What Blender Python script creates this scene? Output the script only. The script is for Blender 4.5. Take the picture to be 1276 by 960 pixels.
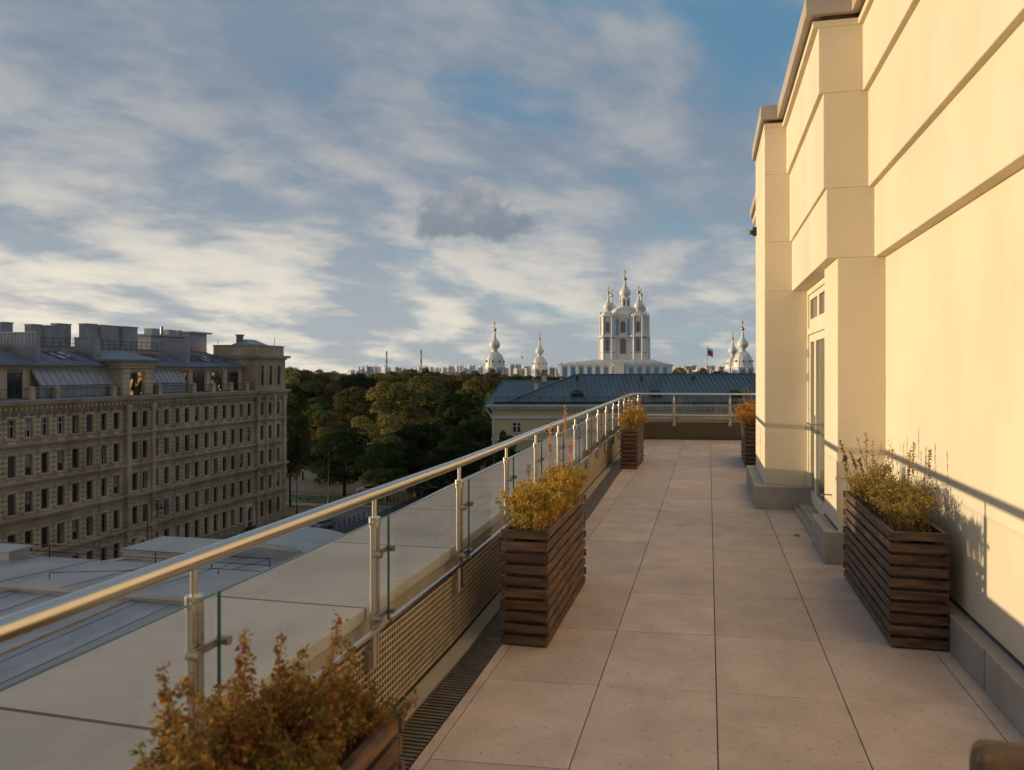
import bpy, math, random
import numpy as np
from mathutils import Vector, Matrix
R = math.radians
rng = random.Random(7)
nrg = np.random.default_rng(11)
S = bpy.context.scene
for o in list(bpy.data.objects): bpy.data.objects.remove(o)

# ------------------------------------------------------------------ camera
YAW = math.atan2(245, 1000)
SN, CS = math.sin(YAW), math.cos(YAW)
EYE = 1.62
cam = bpy.data.cameras.new('camera'); cam.sensor_width = 36; cam.sensor_fit = 'HORIZONTAL'
cam.lens = 36 * 1000 / 1276; cam.shift_y = -17 / 1276
cam.clip_start = 0.05; cam.clip_end = 12000
cam.dof.use_dof = True; cam.dof.focus_distance = 9.0; cam.dof.aperture_fstop = 4.0
co = bpy.data.objects.new('camera', cam); S.collection.objects.link(co)
co.location = (0, 0, EYE); co.rotation_euler = (R(90), 0, YAW); S.camera = co
S.view_settings.view_transform = 'Standard'; S.view_settings.look = 'None'
S.view_settings.gamma = 1; S.view_settings.use_curve_mapping = False
S.view_settings.exposure = 0.14

# ------------------------------------------------------------------ sun and sky
SUN_EL, SUN_OFF = R(2.75), R(5)            # low evening sun, 5 degrees behind the terrace's cross axis
sl = bpy.data.lights.new('sun', 'SUN'); sl.energy = 4.15; sl.angle = R(0.55); sl.color = (1.0, 0.79, 0.49)
so = bpy.data.objects.new('sun', sl); S.collection.objects.link(so)
to_sun = Vector((-math.cos(SUN_OFF) * math.cos(SUN_EL), -math.sin(SUN_OFF) * math.cos(SUN_EL), math.sin(SUN_EL)))
so.rotation_euler = to_sun.to_track_quat('Z', 'Y').to_euler()
so.location = (-40, -10, 40)

W = bpy.data.worlds.new('World'); S.world = W; W.use_nodes = True
nt = W.node_tree; nt.nodes.clear()
class NG:
    def __init__(s, tree): s.t = tree
    def n(s, kind, **kw):
        x = s.t.nodes.new(kind)
        for k, v in kw.items():
            if k.startswith('i_'):
                key = k[2:]; key = int(key) if key.isdigit() else key.replace('_', ' ')
                s.put(x.inputs[key], v)
            else: setattr(x, k, v)
        return x
    def put(s, sock, v):
        if isinstance(v, bpy.types.NodeSocket): s.t.links.new(v, sock)
        elif isinstance(v, bpy.types.Node): s.t.links.new(v.outputs[0], sock)
        else: sock.default_value = v
    def m(s, op, a, b=0.0, c=0.0, clamp=False):
        x = s.t.nodes.new('ShaderNodeMath'); x.operation = op; x.use_clamp = clamp
        for i, v in enumerate((a, b, c)): s.put(x.inputs[i], v)
        return x.outputs[0]
    def v(s, op, a, b=(0, 0, 0)):
        x = s.t.nodes.new('ShaderNodeVectorMath'); x.operation = op
        s.put(x.inputs[0], a); s.put(x.inputs[1], b)
        return x.outputs['Value'] if op in ('LENGTH', 'DOT_PRODUCT', 'DISTANCE') else x.outputs[0]
    def mix(s, f, a, b, mode='MIX'):
        x = s.t.nodes.new('ShaderNodeMix'); x.data_type = 'RGBA'; x.blend_type = mode
        s.put(x.inputs[0], f); s.put(x.inputs[6], a); s.put(x.inputs[7], b)
        return x.outputs[2]
    def ss(s, x, lo, hi):                     # smoothstep
        n = s.t.nodes.new('ShaderNodeMapRange'); n.interpolation_type = 'SMOOTHSTEP'
        s.put(n.inputs[0], x); n.inputs[1].default_value = lo; n.inputs[2].default_value = hi
        return n.outputs[0]
    def noise(s, vec, scale, detail=5, rough=.5, dist=0.0):
        n = s.t.nodes.new('ShaderNodeTexNoise'); s.put(n.inputs['Vector'], vec)
        n.inputs['Scale'].default_value = scale; n.inputs['Detail'].default_value = detail
        n.inputs['Roughness'].default_value = rough; n.inputs['Distortion'].default_value = dist
        return n.outputs[0]
    def comb(s, x, y, z=0.0):
        n = s.t.nodes.new('ShaderNodeCombineXYZ')
        for i, v in enumerate((x, y, z)): s.put(n.inputs[i], v)
        return n.outputs[0]
    def sep(s, v):
        n = s.t.nodes.new('ShaderNodeSeparateXYZ'); s.put(n.inputs[0], v); return n.outputs

g = NG(nt)
sky = g.n('ShaderNodeTexSky', sky_type='NISHITA'); sky.sun_disc = False
sky.sun_elevation = SUN_EL; sky.sun_rotation = R(270) - SUN_OFF
sky.air_density = 1.0; sky.dust_density = 1.2; sky.ozone_density = 2.0; sky.altitude = 50
tc = g.n('ShaderNodeTexCoord'); d = tc.outputs['Generated']
dx, dy, dz = g.sep(d)
zc_ = g.m('MAXIMUM', dz, 0.0)
inv = g.m('DIVIDE', 1.0, g.m('ADD', zc_, 0.21))
# plane of the cloud layer, in map directions (u to the east, v to the north)
u = g.m('MULTIPLY', dx, inv); v = g.m('MULTIPLY', dy, inv)
P = g.comb(g.m('ADD', g.m('MULTIPLY', u, .95), g.m('MULTIPLY', v, .10)), g.m('ADD', g.m('MULTIPLY', u, -.30), g.m('MULTIPLY', v, .86)), 3.1)
def dens(off):
    Q = g.v('ADD', P, off)
    a = g.noise(Q, 0.80, 9, .56, .25); b = g.noise(g.v('ADD', Q, (5.3, 1.7, 2.0)), 2.4, 8, .58, .3)
    return g.m('ADD', g.m('MULTIPLY', a, .70), g.m('MULTIPLY', b, .30))
den = dens((0, 0, 0)); den_w = dens((-.16, -.05, .05))           # density here and a little nearer the sun
cover = g.ss(den, .385, .475)
relief = g.m('SUBTRACT', den, den_w)
n2 = g.noise(g.v('ADD', P, (2.3, 4.1, 1.0)), 1.25, 6, .55, .3)
n5 = g.noise(g.v('ADD', P, (7.3, 3.1, 5.0)), 2.2, 10, .58, .25)
n3 = g.noise(g.v('ADD', P, (1.1, 8.2, 4.0)), 0.60, 4, .5, .2)
mass = g.m('ADD', g.m('MULTIPLY', n3, .40), g.m('ADD', g.m('MULTIPLY', n2, .32), g.m('MULTIPLY', n5, .28)))
lit = g.ss(g.m('ADD', g.m('MULTIPLY', relief, 1.9), mass), .39, .70)
azw = g.m('ADD', g.m('MULTIPLY', dx, -0.5), .5)             # 1 towards the sun (west), 0 away
low = g.ss(dz, .34, .02)                                      # 1 near the horizon
K = 10.0                                                      # Background strength is 0.1
c = lambda r, gg, b: (r * K, gg * K, b * K, 1)
blue = g.mix(low, c(.125, .275, .425), c(.27, .41, .49))
clear = g.mix(.30, blue, sky.outputs[0])
grey = g.mix(low, c(.178, .228, .295), c(.25, .302, .362))
warm = g.mix(low, c(.335, .345, .36), g.mix(g.ss(azw, .52, .95), c(.50, .48, .45), c(.72, .66, .56)))
cloud = g.mix(lit, grey, warm)
skyc = g.mix(g.m('MULTIPLY', cover, .94), clear, cloud)
# bright band of thin cloud low in the west
glow = g.m('MULTIPLY', g.m('POWER', g.m('MAXIMUM', azw, 0.0), 1.6), g.ss(dz, .24, .0))
glow = g.m('MULTIPLY', glow, g.m('ADD', .30, g.m('MULTIPLY', lit, .80)))
skyc = g.mix(g.m('MINIMUM', glow, .8), skyc, c(.80, .73, .59))
# the one small dark cumulus standing alone in the clear gap
def lone_cloud(col, px, py, rx, ry, shade, amt, seed):
    a = (px - 638) / 1000; b = (463 - py) / 1000
    D = Vector((a * CS - SN, a * SN + CS, b)).normalized()
    Rt = Vector((D.y, -D.x, 0)).normalized(); Up = Rt.cross(D)
    du = g.m('DIVIDE', g.v('DOT_PRODUCT', d, tuple(Rt)), rx); dv = g.m('DIVIDE', g.v('DOT_PRODUCT', d, tuple(Up)), ry)
    wob = g.m('MULTIPLY', g.m('SUBTRACT', g.noise(g.v('ADD', d, (seed, seed, 0)), 26, 9, .62), .5), 1.5)
    dv2 = g.m('ADD', dv, g.m('MULTIPLY', g.m('LESS_THAN', dv, 0.0), dv))          # flat base
    dv2 = g.m('ADD', dv2, g.m('MULTIPLY', g.m('ABSOLUTE', du), .55))
    rad = g.m('ADD', g.m('SQRT', g.m('ADD', g.m('MULTIPLY', du, du), g.m('MULTIPLY', dv2, dv2))), wob)
    msk = g.m('MULTIPLY', g.ss(rad, 1.12, .74), g.m('GREATER_THAN', g.v('DOT_PRODUCT', d, tuple(D)), .5))
    return g.mix(g.m('MULTIPLY', msk, amt), col, shade)
skyc = lone_cloud(skyc, 585, 270, .076, .050, g.mix(g.ss(g.m('ADD', g.noise(d, 22, 6, .6), g.m('MULTIPLY', g.m('SUBTRACT', dz, .205), 4.0)), .38, .72), c(.185, .218, .265), c(.32, .33, .35)), .88, .0)
skyc = lone_cloud(skyc, 424, 391, .020, .007, c(.62, .52, .41), .35, 2.0)
skyc = lone_cloud(skyc, 172, 367, .012, .006, c(.36, .37, .40), .55, 4.0)
skyc = lone_cloud(skyc, 12, 378, .030, .012, c(.40, .39, .40), .5, 6.0)
bg = g.n('ShaderNodeBackground'); g.put(bg.inputs[0], skyc); bg.inputs[1].default_value = 0.108
wo = g.n('ShaderNodeOutputWorld'); nt.links.new(bg.outputs[0], wo.inputs[0])

# ------------------------------------------------------------------ helpers
COL = S.collection
class MB:
    """collects polygons that become ONE mesh object"""
    def __init__(s): s.v = []; s.f = []; s.mi = []; s.a = []; s.cur = 0; s.ca = 0.5
    def poly(s, pts, a=None):
        b = len(s.v); s.v += [tuple(p) for p in pts]; s.f.append(tuple(range(b, b + len(pts)))); s.mi.append(s.cur)
        s.a.append(s.ca if a is None else a)
    def faces(s, pts, fs):
        b = len(s.v); s.v += [tuple(p) for p in pts]
        for f in fs: s.f.append(tuple(b + i for i in f)); s.mi.append(s.cur); s.a.append(s.ca)
    def hexa(s, p):                           # 4 bottom + 4 top points
        s.faces(p, [(3, 2, 1, 0), (4, 5, 6, 7), (0, 1, 5, 4), (1, 2, 6, 5), (2, 3, 7, 6), (3, 0, 4, 7)])
    def box(s, x0, x1, y0, y1, z0, z1):
        s.hexa([(x0, y0, z0), (x1, y0, z0), (x1, y1, z0), (x0, y1, z0), (x0, y0, z1), (x1, y0, z1), (x1, y1, z1), (x0, y1, z1)])
    def obox(s, c, ax, ay, az, hx, hy, hz):
        c = Vector(c); ax = Vector(ax) * hx; ay = Vector(ay) * hy; az = Vector(az) * hz
        s.hexa([c - ax - ay - az, c + ax - ay - az, c + ax + ay - az, c - ax + ay - az, c - ax - ay + az, c + ax - ay + az, c + ax + ay + az, c - ax + ay + az])
    def prism(s, poly, z0, z1):
        n = len(poly)
        s.faces([(x, y, z0) for x, y in poly] + [(x, y, z1) for x, y in poly],
                [tuple(reversed(range(n))), tuple(range(n, 2 * n))] + [(i, (i + 1) % n, n + (i + 1) % n, n + i) for i in range(n)])
    def tube(s, p0, p1, r0, r1=None, n=8, caps=True):
        s.path([p0, p1], [r0, r0 if r1 is None else r1], n, caps)
    def path(s, pts, rs, n=8, caps=True):
        pts = [Vector(p) for p in pts]; m = len(pts)
        if not isinstance(rs, (list, tuple)): rs = [rs] * m
        b = len(s.v); up0 = None
        for i, p in enumerate(pts):
            t = (pts[min(i + 1, m - 1)] - pts[max(i - 1, 0)]).normalized()
            if up0 is None:
                up0 = Vector((0, 0, 1)) if abs(t.z) < .9 else Vector((1, 0, 0))
            x = t.cross(up0).normalized(); y = x.cross(t)
            up0 = y
            for k in range(n):
                w = 2 * math.pi * k / n
                s.v.append(tuple(p + (x * math.cos(w) + y * math.sin(w)) * rs[i]))
        for i in range(m - 1):
            for k in range(n):
                a = b + i * n + k; c2 = b + i * n + (k + 1) % n
                s.f.append((a, c2, c2 + n, a + n)); s.mi.append(s.cur); s.a.append(s.ca)
        if caps:
            s.f.append(tuple(b + k for k in reversed(range(n)))); s.mi.append(s.cur); s.a.append(s.ca)
            s.f.append(tuple(b + (m - 1) * n + k for k in range(n))); s.mi.append(s.cur); s.a.append(s.ca)
    def lathe(s, prof, n=24, c=(0, 0, 0), rot=0.0, sx=1, sy=1):
        b = len(s.v)
        for r, z in prof:
            for k in range(n):
                w = 2 * math.pi * k / n + rot
                s.v.append((c[0] + r * math.cos(w) * sx, c[1] + r * math.sin(w) * sy, c[2] + z))
        for i in range(len(prof) - 1):
            for k in range(n):
                a = b + i * n + k; c2 = b + i * n + (k + 1) % n
                s.f.append((a, c2, c2 + n, a + n)); s.mi.append(s.cur); s.a.append(s.ca)
        s.f.append(tuple(b + k for k in reversed(range(n)))); s.mi.append(s.cur); s.a.append(s.ca)
        s.f.append(tuple(b + (len(prof) - 1) * n + k for k in range(n))); s.mi.append(s.cur); s.a.append(s.ca)
    def bar(s, p0, p1, w, h):                 # box beam between two points, w across, h upright
        p0 = Vector(p0); p1 = Vector(p1); t = (p1 - p0); L = t.length; t.normalize()
        up = Vector((0, 0, 1)) if abs(t.z) < .95 else Vector((0, 1, 0))
        x = t.cross(up).normalized(); y = x.cross(t)
        s.obox((p0 + p1) / 2, x, t, y, w / 2, L / 2, h / 2)
    def build(s, name, mats, parent=None, smooth=False, bevel=0.0, auto=None):
        off = Vector(parent['_w']) if (parent is not None and '_w' in parent) else Vector((0, 0, 0))
        me = bpy.data.meshes.new(name)
        vs = np.array(s.v, dtype=float).reshape(-1, 3) - np.array(off)
        me.from_pydata([tuple(x) for x in vs], [], s.f)
        if not isinstance(mats, (list, tuple)): mats = [mats]
        for m_ in mats:
            if m_: me.materials.append(m_)
        if len(mats) > 1: me.polygons.foreach_set('material_index', s.mi)
        if smooth: me.polygons.foreach_set('use_smooth', [True] * len(s.f))
        at = me.attributes.new('tone', 'FLOAT', 'FACE'); at.data.foreach_set('value', s.a)
        me.update()
        o = bpy.data.objects.new(name, me); COL.objects.link(o)
        if parent is not None: o.parent = parent; o['_w'] = parent['_w']
        else: o['_w'] = (0.0, 0.0, 0.0)
        if auto: 
            me.polygons.foreach_set('use_smooth', [True] * len(s.f)); me.set_sharp_from_angle(angle=R(auto))
        if bevel > .02: me.polygons.foreach_set('use_smooth', [True] * len(s.f))
        if bevel:
            bm_ = o.modifiers.new('bevel', 'BEVEL'); bm_.width = bevel; bm_.segments = 6 if bevel > .02 else 2; bm_.limit_method = 'ANGLE'; bm_.angle_limit = R(40)
        return o
def islands(mb, name, mat, parent):
    """each separate piece collected in mb becomes a part of its own"""
    lab = list(range(len(mb.v)))
    def find(i):
        while lab[i] != i: lab[i] = lab[lab[i]]; i = lab[i]
        return i
    for f in mb.f:
        r = find(f[0])
        for i in f[1:]: lab[find(i)] = r
    groups = {}
    for f in mb.f: groups.setdefault(find(f[0]), []).append(f)
    for fs in groups.values():
        ids = sorted({i for f in fs for i in f}); mp = {i: k for k, i in enumerate(ids)}
        k = MB(); k.faces([mb.v[i] for i in ids], [tuple(mp[i] for i in f) for f in fs]); k.build(name, mat, parent)
def thing(name, label, cat, loc=(0, 0, 0), group=None):
    o = bpy.data.objects.new(name, None); COL.objects.link(o); o.empty_display_size = .2
    o.location = loc; o['_w'] = tuple(float(x) for x in loc); o['label'] = label; o['category'] = cat
    if group: o['group'] = group
    return o
def tag(o, label, cat, group=None):
    o['label'] = label; o['category'] = cat
    if group: o['group'] = group
    return o
def struct(o): o['kind'] = 'structure'; return o
def dup(root, loc, rz=None, scale=None, label=None):
    def cp(o, parent):
        k = o.copy(); COL.objects.link(k)
        if parent is not None: k.parent = parent
        for ch in o.children: cp(ch, k)
        return k
    r = cp(root, None); r.location = loc; r['_w'] = tuple(float(x) for x in loc)
    if rz is not None: r.rotation_euler = (0, 0, rz)
    if scale is not None: r.scale = scale if isinstance(scale, (tuple, list)) else (scale,) * 3
    if label: r['label'] = label
    return r
def at(px, py, zc):                           # photo pixel + distance along the lens axis -> place
    a = (px - 638) / 1000
    return Vector(((a * CS - SN) * zc, (a * SN + CS) * zc, EYE + (463 - py) / 1000 * zc))
GZ = -21.7                                     # street level below the terrace

# ------------------------------------------------------------------ materials
def pmat(name, col, rough=.7, metal=0.0, var=.15, scale=2.0, bump=0.0, bscale=60.0, col2=None, spec=.5, tone=0.0, stain=0.0, stretch=(1, 1, 1), coat=0.0, speck=0.0):
    m = bpy.data.materials.new(name); m.use_nodes = True; t = m.node_tree; G = NG(t)
    b = t.nodes['Principled BSDF']
    tcn = G.n('ShaderNodeTexCoord').outputs['Object']
    vec = G.v('MULTIPLY', tcn, stretch)
    a = tuple(max(0, x * (1 - var)) for x in col) + (1,); z = tuple(min(1, x * (1 + var)) for x in (col2 or col)) + (1,)
    nz = G.ss(G.noise(vec, scale, 6, .6), .3, .7)
    cc = G.mix(nz, a, z)
    fine = G.noise(vec, scale * 9, 4, .6)
    cc = G.mix(.5 * var, cc, G.mix(fine, (.0, .0, .0, 1), (1, 1, 1, 1)), 'OVERLAY')
    if stain:
        st = G.ss(G.noise(G.v('MULTIPLY', tcn, (1.0, 1.0, .25)), scale * .6, 5, .65), .55, .75)
        cc = G.mix(G.m('MULTIPLY', st, stain), cc, tuple(x * .45 for x in col) + (1,))
    if speck:
        sp = G.ss(G.noise(tcn, 30, 4, .7), .585, .68); cc = G.mix(G.m('MULTIPLY', sp, speck), cc, tuple(x * .45 for x in col) + (1,))
        s2 = G.ss(G.noise(tcn, 150, 2, .6), .56, .70); cc = G.mix(G.m('MULTIPLY', s2, speck * .7), cc, tuple(x * .6 for x in col) + (1,))
        w = G.ss(G.noise(G.v('MULTIPLY', tcn, (3.0, .5, 1)), 1.3, 7, .72), .50, .63); cc = G.mix(G.m('MULTIPLY', w, speck * .22), cc, tuple(x * .62 for x in col) + (1,))
    if tone:
        an = G.n('ShaderNodeAttribute', attribute_name='tone')
        f = G.m('ADD', 1 - tone / 2, G.m('MULTIPLY', an.outputs['Fac'], tone))
        cc = G.mix(1.0, cc, G.comb(f, f, f), 'MULTIPLY')
    t.links.new(cc, b.inputs['Base Color'])
    rv = .16 if metal < 1 else .02; rr = G.m('ADD', rough - rv / 2, G.m('MULTIPLY', fine, rv), clamp=True); t.links.new(rr, b.inputs['Roughness'])
    b.inputs['Metallic'].default_value = metal
    b.inputs['Specular IOR Level'].default_value = spec
    if coat: b.inputs['Coat Weight'].default_value = coat
    if bump:
        bn = G.n('ShaderNodeBump'); bn.inputs['Strength'].default_value = 1.0; bn.inputs['Distance'].default_value = bump
        t.links.new(G.noise(vec, bscale, 5, .6), bn.inputs['Height']); t.links.new(bn.outputs[0], b.inputs['Normal'])
    return m
def leafmat(name, rough=.6, trans=.35, gain=1.0):
    m = bpy.data.materials.new(name); m.use_nodes = True; t = m.node_tree; G = NG(t); t.nodes.clear()
    an = G.n('ShaderNodeAttribute', attribute_name='leafcol')
    cc = G.mix(1.0, an.outputs['Color'], (gain, gain, gain, 1), 'MULTIPLY')
    oi = G.n('ShaderNodeObjectInfo')
    hs = G.n('ShaderNodeHueSaturation'); t.links.new(cc, hs.inputs['Color'])
    hs.inputs['Saturation'].default_value = .92 if name == 'tree_leaves' else 1.0
    t.links.new(G.m('ADD', .475, G.m('MULTIPLY', oi.outputs['Random'], .05)), hs.inputs['Hue'])
    t.links.new(G.m('ADD', .78, G.m('MULTIPLY', oi.outputs['Random'], .44)), hs.inputs['Value'])
    df = G.n('ShaderNodeBsdfDiffuse'); tr = G.n('ShaderNodeBsdfTranslucent')
    t.links.new(hs.outputs[0], df.inputs[0]); t.links.new(hs.outputs[0], tr.inputs[0])
    mx = G.n('ShaderNodeMixShader'); mx.inputs[0].default_value = trans
    t.links.new(df.outputs[0], mx.inputs[1]); t.links.new(tr.outputs[0], mx.inputs[2])
    out = G.n('ShaderNodeOutputMaterial'); t.links.new(mx.outputs[0], out.inputs[0])
    return m
def glassmat(name, tint=(.955, .96, .95), haze=.035):
    """thin clear pane: lets light through, mirrors more at a grazing angle, a little dust"""
    m = bpy.data.materials.new(name); m.use_nodes = True; t = m.node_tree; G = NG(t); t.nodes.clear()
    tr = G.n('ShaderNodeBsdfTransparent'); tr.inputs[0].default_value = tint + (1,)
    gl = G.n('ShaderNodeBsdfGlossy'); gl.inputs['Roughness'].default_value = .015
    fr = G.n('ShaderNodeFresnel'); fr.inputs['IOR'].default_value = 1.45
    mx = G.n('ShaderNodeMixShader'); t.links.new(fr.outputs[0], mx.inputs[0]); t.links.new(tr.outputs[0], mx.inputs[1]); t.links.new(gl.outputs[0], mx.inputs[2])
    df = G.n('ShaderNodeBsdfDiffuse'); df.inputs[0].default_value = (.55, .53, .48, 1)
    tcn = G.n('ShaderNodeTexCoord').outputs['Object']
    dust = G.m('MULTIPLY', G.ss(G.noise(G.v('MULTIPLY', tcn, (1, 1, .5)), 6, 6, .65), .35, .8), haze * 2)
    m2 = G.n('ShaderNodeMixShader'); t.links.new(dust, m2.inputs[0]); t.links.new(mx.outputs[0], m2.inputs[1]); t.links.new(df.outputs[0], m2.inputs[2])
    out = G.n('ShaderNodeOutputMaterial'); t.links.new(m2.outputs[0], out.inputs[0])
    return m

M = {}
M['plaster'] = pmat('cream_plaster', (.72, .615, .455), .9, var=.06, scale=1.1, bump=.006, bscale=140, spec=.2, stretch=(1, 1, .5), stain=.11)
M['plinth'] = pmat('plinth_stone', (.36, .318, .275), .75, var=.14, scale=3, bump=.002, bscale=90)
M['cap'] = pmat('cap_sheet', (.47, .39, .31), .5, .1, var=.08, scale=2)
M['tile'] = pmat('floor_tile', (.515, .395, .32), .62, var=.09, scale=3.1, bump=.0016, bscale=140, tone=.20, stain=.14, col2=(.535, .42, .345), speck=.75)
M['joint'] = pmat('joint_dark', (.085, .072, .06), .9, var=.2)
M['slab'] = pmat('coping_stone', (.40, .365, .325), .7, var=.12, scale=1.4, bump=.001, bscale=90, tone=.12, stain=.15)
M['concrete'] = pmat('parapet_concrete', (.40, .345, .26), .85, var=.12, scale=2.5, bump=.003, bscale=70, stain=.2)
M['steel'] = pmat('brushed_steel', (.60, .565, .51), .27, 1.0, var=.015, scale=1)
M['steel_dark'] = pmat('dull_steel', (.34, .30, .25), .4, .9, var=.12, scale=8)
M['mesh'] = pmat('wire_mesh', (.60, .51, .38), .5, .4, var=.12, scale=9)
M['mesh_dark'] = pmat('dark_wire_mesh', (.24, .20, .16), .5, .4, var=.12, scale=9)
M['backing'] = pmat('dark_backing', (.085, .06, .04), .9, var=.2)
M['grate'] = pmat('grate_steel', (.30, .25, .19), .38, .85, var=.2, scale=9)
M['wood'] = pmat('planter_wood', (.062, .032, .018), .55, var=.4, scale=5, bump=.003, bscale=25, col2=(.10, .053, .028), stretch=(1, 1, 6), tone=.5)
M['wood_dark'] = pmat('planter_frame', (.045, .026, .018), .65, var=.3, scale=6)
M['soil'] = pmat('soil', (.05, .036, .024), .95, var=.4, scale=20, bump=.02, bscale=30)
M['stem'] = pmat('dry_stem', (.16, .095, .045), .8, var=.3, scale=30)
M['frame_w'] = pmat('cream_frame', (.74, .66, .49), .5, var=.05, scale=3)
M['glass'] = glassmat('balustrade_glass')
M['glass_edge'] = pmat('glass_edge', (.012, .085, .06), .25, var=.1, spec=.8)
M['pane'] = pmat('window_pane', (.015, .017, .02), .06, var=.2, scale=.3, spec=.9)
def litpane():
    m = bpy.data.materials.new('lit_window_pane'); m.use_nodes = True; t = m.node_tree; G = NG(t); b = t.nodes['Principled BSDF']
    b.inputs['Base Color'].default_value = (.02, .016, .012, 1); b.inputs['Roughness'].default_value = .08
    tcn = G.n('ShaderNodeTexCoord').outputs['Object']; f = G.ss(G.noise(G.v('MULTIPLY', tcn, (1, 1, .7)), 1.9, 3, .5), .47, .66)
    b.inputs['Emission Color'].default_value = (1.0, .55, .18, 1); t.links.new(G.m('MULTIPLY', f, .42), b.inputs['Emission Strength'])
    return m
M['lit'] = litpane()
M['door_pane'] = pmat('door_pane', (.10, .09, .075), .05, var=.2, scale=.6, spec=.9)
M['stone'] = pmat('facade_stone', (.345, .243, .15), .85, var=.2, scale=.35, bump=.02, bscale=6, stain=.35, tone=1.15, col2=(.365, .27, .175))
M['zinc'] = pmat('zinc_sheet', (.30, .29, .295), .5, .25, var=.16, scale=.5, tone=.35, stain=.4)
M['roofblue'] = pmat('blue_grey_roof', (.155, .17, .20), .5, .3, var=.14, scale=.4, tone=.35, stain=.2)
M['zinc_pale'] = pmat('pale_zinc_sheet', (.315, .30, .295), .5, .25, var=.14, scale=.5, tone=.3, stain=.35)
M['rib'] = pmat('sunlit_rib', (.36, .25, .16), .6, .2, var=.2)  # warm tint paints the low sun onto the roof ribs
M['zinc_dark'] = pmat('dark_zinc', (.17, .175, .20), .55, .3, var=.15, scale=.5, tone=.3)
M['iron'] = pmat('black_iron', (.02, .02, .022), .5, .4, var=.2)
M['winframe'] = pmat('brown_window_frame', (.05, .036, .028), .6, var=.2)
M['winwhite'] = pmat('white_window_frame', (.62, .62, .60), .55, var=.08)
M['asphalt'] = pmat('asphalt', (.05, .05, .056), .85, var=.2, scale=.3, bump=.004, bscale=30, stain=.2)
M['paving'] = pmat('street_paving', (.105, .10, .10), .85, var=.16, scale=.35, stain=.25)
M['grass'] = pmat('lawn', (.035, .07, .014), .9, var=.4, scale=.25, bump=.05, bscale=3, col2=(.05, .095, .02))
M['parkland'] = pmat('park_ground', (.045, .05, .022), .95, var=.45, scale=.08, col2=(.085, .066, .038))
M['path'] = pmat('gravel_path', (.16, .11, .085), .95, var=.15, scale=.3)
M['yellow'] = pmat('yellow_render', (.52, .40, .22), .85, var=.06, scale=.3, stain=.1)
M['trim'] = pmat('white_trim', (.58, .55, .50), .8, var=.08, scale=.6)
M['greenroof'] = pmat('green_grey_roof', (.085, .125, .135), .5, .2, var=.2, scale=.3, tone=.3, stain=.25, stretch=(1, .25, 1))
M['moss'] = pmat('mossy_gutter', (.045, .042, .028), .95, var=.4, scale=3)
M['cath'] = pmat('white_church_plaster', (.80, .74, .65), .8, var=.05, scale=.08)
M['cath_blue'] = pmat('blue_church_plaster', (.16, .33, .52), .8, var=.08, scale=.08)
M['cath_shade'] = pmat('relief_shade_blue', (.30, .43, .58), .8, var=.08, scale=.08)
M['cath_dark'] = pmat('church_window', (.22, .15, .085), .4, var=.2, scale=.2)
M['cath_roof'] = pmat('church_roof', (.60, .58, .56), .6, var=.08, scale=.05)
M['dome'] = pmat('dome_sheet', (.72, .68, .61), .55, .05, var=.06, scale=.2)
M['gold'] = pmat('gilding', (.75, .46, .12), .3, 1.0, var=.1)
M['bark'] = pmat('bark', (.05, .036, .026), .95, var=.3, scale=2, bump=.05, bscale=4)
M['leaf'] = leafmat('tree_leaves', gain=1.85)
M['bushleaf'] = leafmat('shrub_leaves', trans=.42, gain=1.7)
M['suede'] = pmat('brown_padding', (.15, .095, .05), .85, var=.3, scale=7, bump=.004, bscale=40)
M['black'] = pmat('black_plastic', (.018, .018, .02), .5, var=.2)
M['brick'] = pmat('chimney_brick', (.38, .21, .12), .85, var=.25, scale=1.5)

# ------------------------------------------------------------------ setting: ground, street, park
m = MB(); m.poly([(-9000, -9000, GZ - .30), (9000, -9000, GZ - .30), (9000, 9000, GZ - .30), (-9000, 9000, GZ - .30)])
struct(m.build('ground', M['parkland']))
m = MB(); m.box(-52.6, -28, -40, 520, GZ - .28, GZ - .02); struct(m.build('road', M['asphalt']))
m = MB(); m.box(-66.2, -52.75, -40, 128.5, GZ - .29, GZ); m.box(-52.74, -52.6, -40, 150, GZ - .29, GZ + .10); struct(m.build('pavement', M['paving']))
m = MB()
for i in range(24): m.box(-40.4, -40.25, 30 + i * 7.0, 33 + i * 7.0, GZ - .019, GZ - .012)
struct(m.build('road_marking', M['trim']))
m = MB(); m.box(-130, -52.8, 128.7, 137, GZ - .28, GZ + .08); m.box(-125, -80, 186, 212, GZ - .28, GZ + .1); struct(m.build('lawn', M['grass']))
m = MB(); m.box(-140, -52.9, 137.2, 156, GZ - .28, GZ + .02); m.box(-90, -76, 156.2, 186, GZ - .28, GZ + .02); m.box(-150, -60, 213, 224, GZ - .28, GZ + .05); struct(m.build('path', M['path']))
m = MB(); m.box(-130, -52.7, 128.4, 128.68, GZ - .28, GZ + .13); struct(m.build('kerb', M['plinth']))

# ------------------------------------------------------------------ terrace
RAIL = [(-3.0, -1.43), (4.5, -1.43), (5.8, -1.46), (7.0, -1.505), (8.3, -1.527), (9.5, -1.548), (10.7, -1.577), (12.0, -1.609), (13.2, -1.635), (14.5, -1.663), (15.6, -1.69), (16.8, -1.714), (18.2, -1.742), (19.36, -1.765)]
def rx(y):
    if y <= RAIL[0][0]: return RAIL[0][1]
    for (a, b), (c_, d_) in zip(RAIL, RAIL[1:]):
        if a <= y <= c_: return b + (d_ - b) * (y - a) / (c_ - a)
    return RAIL[-1][1] + (y - RAIL[-1][0]) * -.02
YEND = 19.36
def ey(x): return YEND + (x + 1.765) * .10             # the end railing runs a touch askew
RIGHT_END = 2.6

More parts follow.
